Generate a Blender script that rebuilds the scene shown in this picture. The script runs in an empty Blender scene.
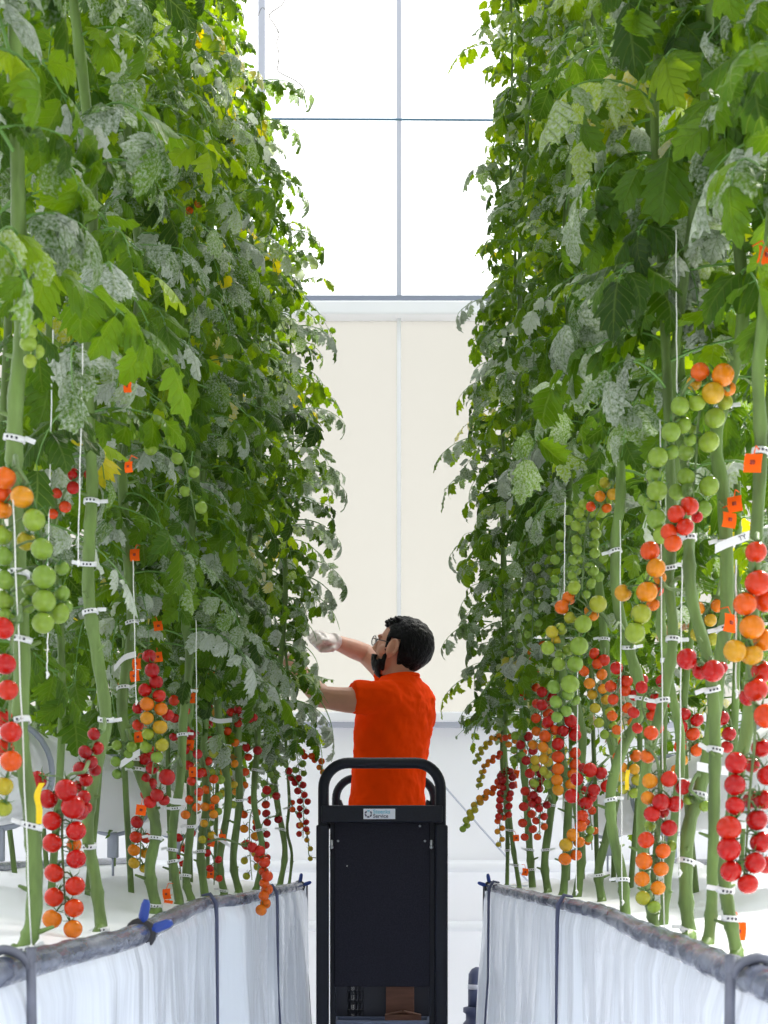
import bpy, bmesh, math, random
import numpy as np
from mathutils import Vector, Matrix, Quaternion
random.seed(11)
R = random.random
def U(a, b): return a + (b - a) * random.random()
sc = bpy.context.scene
COL = sc.collection
# ------------------------------------------------------------------ camera
FPX, VX, VY, CZ = 1600.0, 392.0, 849.0, 1.0       # focal length in pixels, vanishing point, camera height
cam_d = bpy.data.cameras.new('camera'); cam = bpy.data.objects.new('camera', cam_d); COL.objects.link(cam)
cam.location = (0, 0, CZ); cam.rotation_euler = (math.pi / 2, 0, 0)
cam_d.sensor_fit = 'HORIZONTAL'; cam_d.sensor_width = 24.0; cam_d.lens = 24.0 * FPX / 768
cam_d.shift_x = (384 - VX) / 768.0; cam_d.shift_y = (VY - 512) / 768.0
cam_d.clip_start = 0.05; cam_d.clip_end = 200
cam_d.dof.use_dof = True; cam_d.dof.focus_distance = 4.3; cam_d.dof.aperture_fstop = 14.0
sc.camera = cam
def P(u, v, d): return Vector(((u - VX) / FPX * d, d, CZ + (VY - v) / FPX * d))

# ------------------------------------------------------------------ materials
def newmat(name):
    m = bpy.data.materials.new(name); m.use_nodes = True
    nt = m.node_tree; nt.nodes.clear()
    out = nt.nodes.new('ShaderNodeOutputMaterial')
    return m, nt, out
def nd(nt, t, **kw):
    n = nt.nodes.new(t)
    for k, v in kw.items():
        if hasattr(n, k): setattr(n, k, v)
        else: n.inputs[k].default_value = v
    return n
def simple(name, col, rough=.5, metal=0.0, noise=0.0, nscale=20, bump=0.0, bscale=60, spec=.5, stretch=(1, 1, 1), trans=0.0, sheen=0.0, col2=None):
    m, nt, out = newmat(name)
    p = nd(nt, 'ShaderNodeBsdfPrincipled')
    p.inputs['Base Color'].default_value = (*col, 1); p.inputs['Roughness'].default_value = rough
    p.inputs['Metallic'].default_value = metal; p.inputs['Specular IOR Level'].default_value = spec
    if sheen: p.inputs['Sheen Weight'].default_value = sheen
    tc = nd(nt, 'ShaderNodeTexCoord'); mp = nd(nt, 'ShaderNodeMapping'); mp.inputs['Scale'].default_value = stretch
    nt.links.new(tc.outputs['Object'], mp.inputs[0])
    if noise:
        n = nd(nt, 'ShaderNodeTexNoise'); n.inputs['Scale'].default_value = nscale; n.inputs['Detail'].default_value = 5
        nt.links.new(mp.outputs[0], n.inputs['Vector'])
        r = nd(nt, 'ShaderNodeValToRGB'); r.color_ramp.elements[0].position = .35; r.color_ramp.elements[1].position = .68
        c2 = col2 or tuple(min(1, c * (1 + noise)) for c in col)
        c1 = col if col2 else tuple(c * (1 - noise) for c in col)
        r.color_ramp.elements[0].color = (*c1, 1); r.color_ramp.elements[1].color = (*c2, 1)
        nt.links.new(n.outputs[0], r.inputs[0]); nt.links.new(r.outputs[0], p.inputs['Base Color'])
    if bump:
        n = nd(nt, 'ShaderNodeTexNoise'); n.inputs['Scale'].default_value = bscale; n.inputs['Detail'].default_value = 4
        nt.links.new(mp.outputs[0], n.inputs['Vector'])
        b = nd(nt, 'ShaderNodeBump'); b.inputs['Strength'].default_value = bump; b.inputs['Distance'].default_value = .01
        nt.links.new(n.outputs[0], b.inputs['Height']); nt.links.new(b.outputs[0], p.inputs['Normal'])
    if trans:
        t = nd(nt, 'ShaderNodeBsdfTranslucent'); t.inputs[0].default_value = (*col, 1)
        mx = nd(nt, 'ShaderNodeMixShader'); mx.inputs[0].default_value = trans
        nt.links.new(p.outputs[0], mx.inputs[1]); nt.links.new(t.outputs[0], mx.inputs[2]); nt.links.new(mx.outputs[0], out.inputs[0])
    else:
        nt.links.new(p.outputs[0], out.inputs[0])
    return m

def leaf_material():
    m, nt, out = newmat('leaf')
    L = nt.links.new
    ti = nd(nt, 'ShaderNodeAttribute'); ti.attribute_name = 'tint'
    du = nd(nt, 'ShaderNodeAttribute'); du.attribute_name = 'dust'
    rp = nd(nt, 'ShaderNodeValToRGB'); e = rp.color_ramp.elements
    e[0].position = 0; e[0].color = (.014, .042, .005, 1); e[1].position = 1; e[1].color = (.30, .16, .045, 1)
    for pos, c in ((.35, (.032, .090, .007)), (.7, (.078, .172, .010)), (.9, (.17, .28, .013)), (.965, (.42, .40, .03))):
        x = e.new(pos); x.color = (*c, 1)
    L(ti.outputs['Fac'], rp.inputs[0])
    tc = nd(nt, 'ShaderNodeTexCoord')
    n = nd(nt, 'ShaderNodeTexNoise'); n.inputs['Scale'].default_value = 95; n.inputs['Detail'].default_value = 4
    L(tc.outputs['Object'], n.inputs['Vector'])
    # powdery mildew: covers the blade in mottled patches by its own noise
    mr = nd(nt, 'ShaderNodeMath', operation='MULTIPLY_ADD'); mr.inputs[1].default_value = 3.0; mr.inputs[2].default_value = -1.55
    L(n.outputs[0], mr.inputs[0])
    ad = nd(nt, 'ShaderNodeMath', operation='MULTIPLY_ADD'); ad.inputs[1].default_value = 1.15
    L(du.outputs['Fac'], ad.inputs[0]); L(mr.outputs[0], ad.inputs[2]); ad.use_clamp = True
    n.inputs['Scale'].default_value = 230; n.inputs['Roughness'].default_value = .65
    lt = nd(nt, 'ShaderNodeMath', operation='MULTIPLY'); L(ad.outputs[0], lt.inputs[0])
    gt = nd(nt, 'ShaderNodeMath', operation='GREATER_THAN'); gt.inputs[1].default_value = .12; L(du.outputs['Fac'], gt.inputs[0]); L(gt.outputs[0], lt.inputs[1])
    mul = nd(nt, 'ShaderNodeMath', operation='MULTIPLY'); mul.inputs[1].default_value = .8; L(lt.outputs[0], mul.inputs[0])
    mc = nd(nt, 'ShaderNodeMix', data_type='RGBA'); L(mul.outputs[0], mc.inputs[0]); L(rp.outputs[0], mc.inputs[6]); mc.inputs[7].default_value = (.45, .475, .455, 1)
    # midrib and side veins, paler than the blade
    va = nd(nt, 'ShaderNodeAttribute'); va.attribute_name = 'across'; vl = nd(nt, 'ShaderNodeAttribute'); vl.attribute_name = 'along'
    ab = nd(nt, 'ShaderNodeMath', operation='ABSOLUTE'); L(va.outputs['Fac'], ab.inputs[0])
    k1 = nd(nt, 'ShaderNodeMath', operation='MULTIPLY_ADD'); k1.inputs[1].default_value = -1.3; L(ab.outputs[0], k1.inputs[0])
    k0 = nd(nt, 'ShaderNodeMath', operation='MULTIPLY'); k0.inputs[1].default_value = 6.0; L(vl.outputs['Fac'], k0.inputs[0]); L(k0.outputs[0], k1.inputs[2])
    pp = nd(nt, 'ShaderNodeMath', operation='PINGPONG'); pp.inputs[1].default_value = .5; L(k1.outputs[0], pp.inputs[0])
    sm = nd(nt, 'ShaderNodeMapRange'); sm.inputs['From Min'].default_value = .0; sm.inputs['From Max'].default_value = .11; sm.inputs['To Min'].default_value = 1; sm.inputs['To Max'].default_value = 0; L(pp.outputs[0], sm.inputs[0])
    sm2 = nd(nt, 'ShaderNodeMapRange'); sm2.inputs['From Min'].default_value = .0; sm2.inputs['From Max'].default_value = .10; sm2.inputs['To Min'].default_value = 1; sm2.inputs['To Max'].default_value = 0; L(ab.outputs[0], sm2.inputs[0])
    vm = nd(nt, 'ShaderNodeMath', operation='MAXIMUM'); L(sm.outputs[0], vm.inputs[0]); L(sm2.outputs[0], vm.inputs[1])
    vf = nd(nt, 'ShaderNodeMath', operation='MULTIPLY'); vf.inputs[1].default_value = .26; L(vm.outputs[0], vf.inputs[0])
    mv = nd(nt, 'ShaderNodeMix', data_type='RGBA'); L(vf.outputs[0], mv.inputs[0]); L(mc.outputs[2], mv.inputs[6]); mv.inputs[7].default_value = (.20, .30, .08, 1)
    mc = mv
    p = nd(nt, 'ShaderNodeBsdfPrincipled'); L(mc.outputs[2], p.inputs['Base Color']); p.inputs['Roughness'].default_value = .4
    p.inputs['Specular IOR Level'].default_value = .28
    bp = nd(nt, 'ShaderNodeBump'); bp.inputs['Strength'].default_value = .8; bp.inputs['Distance'].default_value = .006
    n2 = nd(nt, 'ShaderNodeTexNoise'); n2.inputs['Scale'].default_value = 60; L(tc.outputs['Object'], n2.inputs['Vector'])
    hv = nd(nt, 'ShaderNodeMath', operation='MULTIPLY_ADD'); hv.inputs[1].default_value = -.55; L(vm.outputs[0], hv.inputs[0]); L(n2.outputs[0], hv.inputs[2])
    L(hv.outputs[0], bp.inputs['Height']); L(bp.outputs[0], p.inputs['Normal'])
    hs = nd(nt, 'ShaderNodeHueSaturation'); hs.inputs['Hue'].default_value = .472; hs.inputs['Saturation'].default_value = 1.1; hs.inputs['Value'].default_value = 2.7
    L(mc.outputs[2], hs.inputs['Color'])
    t = nd(nt, 'ShaderNodeBsdfTranslucent'); L(hs.outputs[0], t.inputs[0])
    fm = nd(nt, 'ShaderNodeMath', operation='MULTIPLY_ADD'); fm.inputs[1].default_value = -.22; fm.inputs[2].default_value = .44; L(mul.outputs[0], fm.inputs[0])
    mx = nd(nt, 'ShaderNodeMixShader'); L(fm.outputs[0], mx.inputs[0]); L(p.outputs[0], mx.inputs[1]); L(t.outputs[0], mx.inputs[2])
    L(mx.outputs[0], out.inputs[0])
    return m
def tomato_material():
    m, nt, out = newmat('tomato_skin')
    L = nt.links.new
    oi = nd(nt, 'ShaderNodeObjectInfo')
    tc = nd(nt, 'ShaderNodeTexCoord'); n = nd(nt, 'ShaderNodeTexNoise'); n.inputs['Scale'].default_value = 1.6
    L(tc.outputs['Object'], n.inputs['Vector'])
    hs = nd(nt, 'ShaderNodeHueSaturation'); L(oi.outputs['Color'], hs.inputs['Color'])
    ma = nd(nt, 'ShaderNodeMath', operation='MULTIPLY_ADD'); ma.inputs[1].default_value = .5; ma.inputs[2].default_value = .75
    L(n.outputs[0], ma.inputs[0]); L(ma.outputs[0], hs.inputs['Value'])
    p = nd(nt, 'ShaderNodeBsdfPrincipled'); L(hs.outputs[0], p.inputs['Base Color'])
    p.inputs['Roughness'].default_value = .15; p.inputs['Specular IOR Level'].default_value = .34
    p.inputs['Subsurface Weight'].default_value = .05; p.inputs['Subsurface Radius'].default_value = (.012, .006, .003); p.inputs['Subsurface Scale'].default_value = 1.0
    L(p.outputs[0], out.inputs[0])
    return m
def glass_material(name='diffuse_greenhouse_glass', col=(.97, .97, .95), clear=.55):
    m, nt, out = newmat(name)
    L = nt.links.new
    t = nd(nt, 'ShaderNodeBsdfTranslucent'); t.inputs[0].default_value = (*col, 1)
    s = nd(nt, 'ShaderNodeBsdfTransparent'); s.inputs[0].default_value = (.97, .98, .97, 1)
    g = nd(nt, 'ShaderNodeBsdfGlossy'); g.inputs['Roughness'].default_value = .2
    a = nd(nt, 'ShaderNodeMixShader'); a.inputs[0].default_value = clear; L(t.outputs[0], a.inputs[1]); L(s.outputs[0], a.inputs[2])
    b = nd(nt, 'ShaderNodeMixShader'); b.inputs[0].default_value = .03; L(a.outputs[0], b.inputs[1]); L(g.outputs[0], b.inputs[2])
    L(b.outputs[0], out.inputs[0])
    return m
M = {}
M['leaf'] = leaf_material()
M['tomato'] = tomato_material()
M['glass'] = glass_material()
M['glass_low'] = glass_material('greyer_greenhouse_glass', (.50, .49, .462), .10)  # lower panes: greyer and less clear than the upper ones
M['stem'] = simple('stem_green', (.125, .20, .05), .45, spec=.35, noise=.4, nscale=30, stretch=(1, 1, .25), bump=.35, bscale=90)
M['rachis'] = simple('truss_stalk', (.13, .20, .07), .6, noise=.3, nscale=60)
M['petiole'] = simple('petiole', (.12, .26, .05), .55)
M['calyx'] = simple('calyx', (.06, .17, .03), .6)
M['clip'] = simple('white_clip_plastic', (.80, .81, .82), .35, trans=.15)
M['hole'] = simple('dark_hole', (.04, .045, .06), .8)
M['tag'] = simple('orange_tag', (.98, .15, .012), .6, trans=.25, spec=.1)
M['tagmark'] = simple('tag_mark', (.28, .03, .01), .6)
M['yellow'] = simple('yellow_tape', (.95, .72, .02), .45, trans=.25)
M['paper'] = simple('white_paper', (.86, .86, .88), .6, trans=.2)
M['ink'] = simple('ink', (.03, .03, .05), .6)
M['twine'] = simple('white_twine', (.80, .80, .78), .7)
M['film'] = simple('white_film', (.80, .845, .93), .13, noise=.0, bump=1.0, bscale=7.5, stretch=(1, 1, .13), spec=.6, trans=.22)
M['liner'] = simple('white_liner', (.88, .89, .92), .35, bump=.4, bscale=7, spec=.5)
M['pipe'] = simple('grey_film_wrapped_pipe', (.045, .055, .10), .2, noise=.3, nscale=34, stretch=(1, .25, 1), bump=.7, bscale=40, spec=.6, col2=(.25, .27, .34))
M['rod'] = simple('grey_rod', (.14, .15, .19), .45, metal=.3, noise=.2, nscale=40)
M['navy'] = simple('navy_strap', (.07, .08, .15), .5)
M['blue'] = simple('blue_plastic', (.012, .05, .30), .35)
M['black'] = simple('black_plastic', (.012, .012, .016), .4)
M['wall'] = simple('white_wall_panel', (.94, .94, .965), .5, noise=.01, nscale=1.5)
M['frame'] = simple('white_frame', (.90, .90, .93), .4)
M['seal'] = simple('blue_grey_seal', (.26, .29, .38), .5)
M['mull'] = simple('grey_mullion', (.52, .54, .62), .4)
M['cable'] = simple('blue_cable', (.10, .20, .32), .4)
M['floor'] = simple('white_ground_cover', (.86, .87, .9), .6, noise=.04, nscale=3, bump=.2, bscale=40)
M['duct'] = simple('white_duct_film', (.9, .905, .92), .4, bump=.35, bscale=9, stretch=(1, .3, 1), trans=.2)
M['hoop'] = simple('grey_hoop', (.33, .36, .43), .4, metal=.3)
M['pipew'] = simple('white_painted_pipe', (.84, .85, .88), .3)
M['cart'] = simple('black_powder_coat', (.007, .009, .018), .4, noise=.2, nscale=180, bump=.12, bscale=400, spec=.25)
M['panel'] = simple('black_speckled_panel', (.010, .010, .018), .55, noise=.5, nscale=260, bump=.1, bscale=300, spec=.15, col2=(.022, .022, .035))
M['chrome'] = simple('zinc_screw', (.55, .56, .6), .3, metal=.9)
M['sticker'] = simple('sticker_white', (.80, .82, .92), .4)
M['lightblue'] = simple('light_blue_ink', (.22, .55, .72), .5)
M['darkgrey'] = simple('grey_ink', (.10, .10, .17), .5)
M['crate'] = simple('black_crate', (.018, .02, .035), .45)
M['crateg'] = simple('blue_grey_crate', (.13, .16, .26), .45)
M['card'] = simple('brown_cardboard', (.19, .085, .055), .8, noise=.15, nscale=12, stretch=(1, 1, 6))
M['rubber'] = simple('rubber', (.02, .02, .02), .8)
M['skin'] = simple('skin', (.52, .245, .165), .5, noise=.06, nscale=25, bump=.06, bscale=150)
M['hair'] = simple('black_hair', (.005, .0045, .006), .4, spec=.12, noise=.5, nscale=90, stretch=(1, 1, .35), bump=.9, bscale=120)
M['shirt'] = simple('orange_red_shirt', (.88, .054, .001), .9, noise=.06, nscale=10, bump=.7, bscale=16, spec=.05)
M['trouser'] = simple('dark_trousers', (.03, .035, .06), .8, bump=.3, bscale=20)
M['shoe'] = simple('dark_shoe', (.03, .025, .02), .6)
M['glove'] = simple('thin_white_glove', (.80, .70, .70), .4, trans=.15, bump=.5, bscale=60)
M['lens'] = simple('clear_lens', (.75, .78, .82), .08, spec=.9)
def lens_mat():
    m, nt, out = newmat('clear_lens_glass'); t = nd(nt, 'ShaderNodeBsdfTransparent'); g = nd(nt, 'ShaderNodeBsdfGlossy'); g.inputs['Roughness'].default_value = .05
    mx = nd(nt, 'ShaderNodeMixShader'); mx.inputs[0].default_value = .14; nt.links.new(t.outputs[0], mx.inputs[1]); nt.links.new(g.outputs[0], mx.inputs[2]); nt.links.new(mx.outputs[0], out.inputs[0]); return m
M['lens_glass'] = lens_mat()
M['greyblue'] = simple('slate_plastic', (.10, .12, .22), .4)
M['cyan'] = simple('bright_blue_plastic', (.02, .27, .66), .35)
M['dry'] = simple('dried_leaf', (.13, .11, .10), .8)

# ------------------------------------------------------------------ mesh helpers
class MB:
    """collects verts / faces of ONE mesh"""
    def __init__(s): s.v = []; s.f = []; s.m = []
    def add(s, vs, fs, mi=0):
        b = len(s.v); s.v.extend([tuple(p) for p in vs]); s.f.extend([tuple(b + i for i in f) for f in fs]); s.m.extend([mi] * len(fs)); return b
    def tube(s, pts, rad, seg=8, mi=0, caps=True, sx=1.0):
        pts = [Vector(p) for p in pts]; n = len(pts)
        if not hasattr(rad, '__len__'): rad = [rad] * n
        up = None; rings = []
        for i, p in enumerate(pts):
            t = (pts[min(i + 1, n - 1)] - pts[max(i - 1, 0)])
            t = t.normalized() if t.length > 1e-9 else Vector((0, 0, 1))
            if up is None:
                up = Vector((0, 1, 0)) if abs(t.y) < .9 else Vector((1, 0, 0))
            a = t.cross(up)
            if a.length < 1e-6: a = t.orthogonal()
            a.normalize(); b = a.cross(t).normalized(); up = b
            rings.append([p + (a * math.cos(k * 2 * math.pi / seg) * sx + b * math.sin(k * 2 * math.pi / seg)) * rad[i] for k in range(seg)])
        vs = [q for r in rings for q in r]; fs = []
        for i in range(n - 1):
            for k in range(seg):
                k2 = (k + 1) % seg
                fs.append((i * seg + k, i * seg + k2, (i + 1) * seg + k2, (i + 1) * seg + k))
        if caps:
            fs.append(tuple(range(seg))[::-1]); fs.append(tuple((n - 1) * seg + k for k in range(seg)))
        s.add(vs, fs, mi)
    def box(s, c, d, mi=0, rot=None, bev=0.0):
        c = Vector(c); x, y, z = d[0] / 2, d[1] / 2, d[2] / 2
        if bev <= 0:
            vs = [Vector((a * x, b * y, e * z)) for a in (-1, 1) for b in (-1, 1) for e in (-1, 1)]
            fs = [(0, 1, 3, 2), (4, 6, 7, 5), (0, 4, 5, 1), (2, 3, 7, 6), (0, 2, 6, 4), (1, 5, 7, 3)]
        else:
            bm = bmesh.new(); bmesh.ops.create_cube(bm, size=1)
            for v in bm.verts: v.co = Vector((v.co.x * 2 * x, v.co.y * 2 * y, v.co.z * 2 * z))
            bmesh.ops.bevel(bm, geom=list(bm.edges), offset=bev, segments=2, affect='EDGES', profile=.5)
            bm.verts.index_update(); vs = [v.co.copy() for v in bm.verts]; fs = [[v.index for v in f.verts] for f in bm.faces]; bm.free()
        if rot is not None: vs = [rot @ v for v in vs]
        s.add([c + v for v in vs], fs, mi)
    def ball(s, c, r, seg=16, rg=10, mi=0, rot=None):
        if not hasattr(r, '__len__'): r = (r, r, r)
        c = Vector(c); vs = []; fs = []
        for i in range(rg + 1):
            th = math.pi * i / rg
            for k in range(seg):
                ph = 2 * math.pi * k / seg
                q = Vector((r[0] * math.sin(th) * math.cos(ph), r[1] * math.sin(th) * math.sin(ph), r[2] * math.cos(th)))
                if rot is not None: q = rot @ q
                vs.append(c + q)
        for i in range(rg):
            for k in range(seg):
                k2 = (k + 1) % seg
                fs.append((i * seg + k, (i + 1) * seg + k, (i + 1) * seg + k2, i * seg + k2))
        s.add(vs, fs, mi)
    def loft(s, rings, mi=0, caps=True):
        n = len(rings[0]); fs = []
        for i in range(len(rings) - 1):
            for k in range(n):
                k2 = (k + 1) % n
                fs.append((i * n + k, i * n + k2, (i + 1) * n + k2, (i + 1) * n + k))
        if caps: fs.append(tuple(range(n))[::-1]); fs.append(tuple((len(rings) - 1) * n + k for k in range(n)))
        s.add([q for r in rings for q in r], fs, mi)
    def build(s, name, mats, parent=None, off=None, smooth=True, fixn=False):
        me = bpy.data.meshes.new(name)
        if off is not None:
            vs = [(p[0] - off[0], p[1] - off[1], p[2] - off[2]) for p in s.v]
        else: vs = s.v
        me.from_pydata(vs, [], s.f)
        mats = mats if isinstance(mats, (list, tuple)) else [mats]
        for m in mats: me.materials.append(m)
        me.polygons.foreach_set('material_index', s.m)
        me.polygons.foreach_set('use_smooth', [smooth] * len(s.f))
        if fixn:
            bm = bmesh.new(); bm.from_mesh(me); bmesh.ops.remove_doubles(bm, verts=bm.verts, dist=1e-6); bmesh.ops.recalc_face_normals(bm, faces=bm.faces); bm.to_mesh(me); bm.free()
        me.update()
        o = bpy.data.objects.new(name, me); COL.objects.link(o)
        if parent: o.parent = parent
        return o
def letters(cu, parent, loc, rot):
    o = bpy.data.objects.new('lettering', cu); COL.objects.link(o); dg = bpy.context.evaluated_depsgraph_get(); dg.update()
    me = bpy.data.meshes.new_from_object(o.evaluated_get(dg)); me.name = 'lettering'; bpy.data.objects.remove(o); bpy.data.curves.remove(cu)
    o = bpy.data.objects.new('lettering', me); COL.objects.link(o); o.parent = parent; o.location = loc; o.rotation_euler = rot
    return o
def smooth_auto(o, ang=40):
    bm = bmesh.new(); bm.from_mesh(o.data)
    for e in bm.edges:
        if len(e.link_faces) == 2 and e.calc_face_angle(0) > math.radians(ang): e.smooth = False
    bm.to_mesh(o.data); bm.free(); return o
def tag(o, label=None, cat=None, group=None, kind=None):
    if label: o['label'] = label
    if cat: o['category'] = cat
    if group: o['group'] = group
    if kind: o['kind'] = kind
    return o
def thing(name, loc, label, cat, group=None):
    o = bpy.data.objects.new(name, None); COL.objects.link(o); o.location = loc; o.empty_display_size = .05
    return tag(o, label, cat, group)
def struct(name, mb, mat, smooth=False):
    return tag(mb.build(name, mat, smooth=smooth), kind='structure')
def spline(pts, n=8):
    pts = [Vector(p) for p in pts]; q = [pts[0] * 2 - pts[1]] + pts + [pts[-1] * 2 - pts[-2]]; out = []
    for i in range(1, len(q) - 2):
        a, b, c, d = q[i - 1], q[i], q[i + 1], q[i + 2]
        for k in range(n):
            t = k / n
            out.append(.5 * ((2 * b) + (c - a) * t + (2 * a - 5 * b + 4 * c - d) * t * t + (3 * b - a - 3 * c + d) * t ** 3))
    out.append(pts[-1]); return out
def at_z(path, z):
    for a, b in zip(path, path[1:]):
        if (a.z - z) * (b.z - z) <= 0 and abs(b.z - a.z) > 1e-6:
            return a.lerp(b, (z - a.z) / (b.z - a.z))
    return path[0].copy() if abs(path[0].z - z) < abs(path[-1].z - z) else path[-1].copy()
ORD = ['first', 'second', 'third', 'fourth', 'fifth', 'sixth', 'seventh', 'eighth', 'ninth', 'tenth', 'eleventh', 'twelfth', 'thirteenth', 'fourteenth']

# ------------------------------------------------------------------ setting
WY = 8.0
mb = MB(); mb.box((0, 4, -.02), (9, 14, .04)); struct('floor', mb, M['floor'])
def zpx(v): return CZ + (VY - v) / FPX * WY
def xpx(u): return (u - VX) / FPX * WY
zs = zpx(726)
mb = MB(); mb.box((0, WY + .03, zs / 2), (9, .06, zs)); struct('wall_back', mb, M['wall'])
mb = MB(); mb.box((0, WY - .03, zpx(718)), (9, .12, .05), bev=.008); struct('trim_1', mb, M['frame'])
mb = MB(); mb.box((0, WY - .025, zpx(725)), (9, .08, .03)); struct('trim_2', mb, M['mull'])
# the transom: dark seal above a white beam
mb = MB(); mb.box((0, WY - .03, zpx(313)), (9, .12, .07), bev=.01); struct('trim_3', mb, M['frame'])
mb = MB(); mb.box((0, WY - .03, zpx(303)), (9, .09, .026)); struct('trim_4', mb, M['seal'])
# vertical glazing bars
mx = [xpx(262 - 137 * k) for k in (1, 2, 3, 0)] + [xpx(399 + 137 * k) for k in (0, 1, 2, 3)]
mx.sort(); top = 6.2
k = 5
for x in mx:
    w = .034 if abs(x - xpx(262)) < .05 else .024
    mb = MB(); mb.box((x, WY - .005, (zpx(720) + zpx(315)) / 2), (w * .8, .05, zpx(315) - zpx(720))); struct('trim_%d' % k, mb, M['frame']); k += 1
    mb = MB(); mb.box((x, WY - .005, (zpx(300) + top) / 2), (w, .05, top - zpx(300))); struct('trim_%d' % k, mb, M['mull']); k += 1
xs = [-4.5] + mx + [4.5]; k = 1
for a, b in zip(xs, xs[1:]):
    for z0, z1 in ((zs + .02, zpx(318)), (zpx(303), top)):
        mb = MB(); mb.box(((a + b) / 2, WY + .02, (z0 + z1) / 2), (b - a - .002, .008, z1 - z0)); struct('window_%d' % k, mb, M['glass_low'] if z0 < 2 else M['glass']); k += 1
# heating pipes along the foot of the wall
for i, (v, r) in enumerate(((866, .030), (925, .026))):
    mb = MB(); mb.tube([(-4, WY - .12, zpx(v)), (4, WY - .12, zpx(v))], r, 14)
    hpw = mb.build('heating_pipe', M['pipew']); mb = MB()
    for x in (-3, -1.2, 1.4, 3): mb.box((x, WY - .055, zpx(v) - r), (.03, .13, .012))
    mb.build('wall_bracket', M['frame'], hpw)
    tag(hpw, ['upper white heating pipe along the foot of the back wall', 'lower white heating pipe along the foot of the back wall'][i], 'pipe')
# tension cable across the glazing
mb = MB(); mb.tube([(-3, 7.3, CZ + (VY - 117) / FPX * 7.3), ((399 - VX) / FPX * 7.3, 7.3, CZ + (VY - 119.5) / FPX * 7.3), (3, 7.3, CZ + (VY - 124) / FPX * 7.3)], .0055, 6)
tag(mb.build('tension_cable', M['cable']), 'thin dark blue cable stretched across the upper windows', 'cable')
mb = MB(); mb.tube([P(432, 772, WY - .04), P(555, 912, WY - .04)], .005, 6)
tag(mb.build('brace_wire', M['mull']), 'thin diagonal grey brace wire crossing the lower back wall', 'wire')
# dried tendril hanging from above
pts = [P(280 + 5 * math.sin(i * 1.3) - 6 * (i % 3 == 0) - i * .4 + (i > 7) * (i - 7) * 6, -14 + i * 9.5, 6.9) for i in range(13)]
mb = MB(); mb.tube(spline(pts, 4), .0022, 5)
for i in (3, 5, 8): mb.tube(spline([pts[i], pts[i] + Vector((-.03, 0, .03)), pts[i] + Vector((-.05, .01, .0))], 4), .0014, 4)
tag(mb.build('dried_tendril', M['dry']), 'wispy dried tendril hanging in front of the upper left window', 'tendril')

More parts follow.
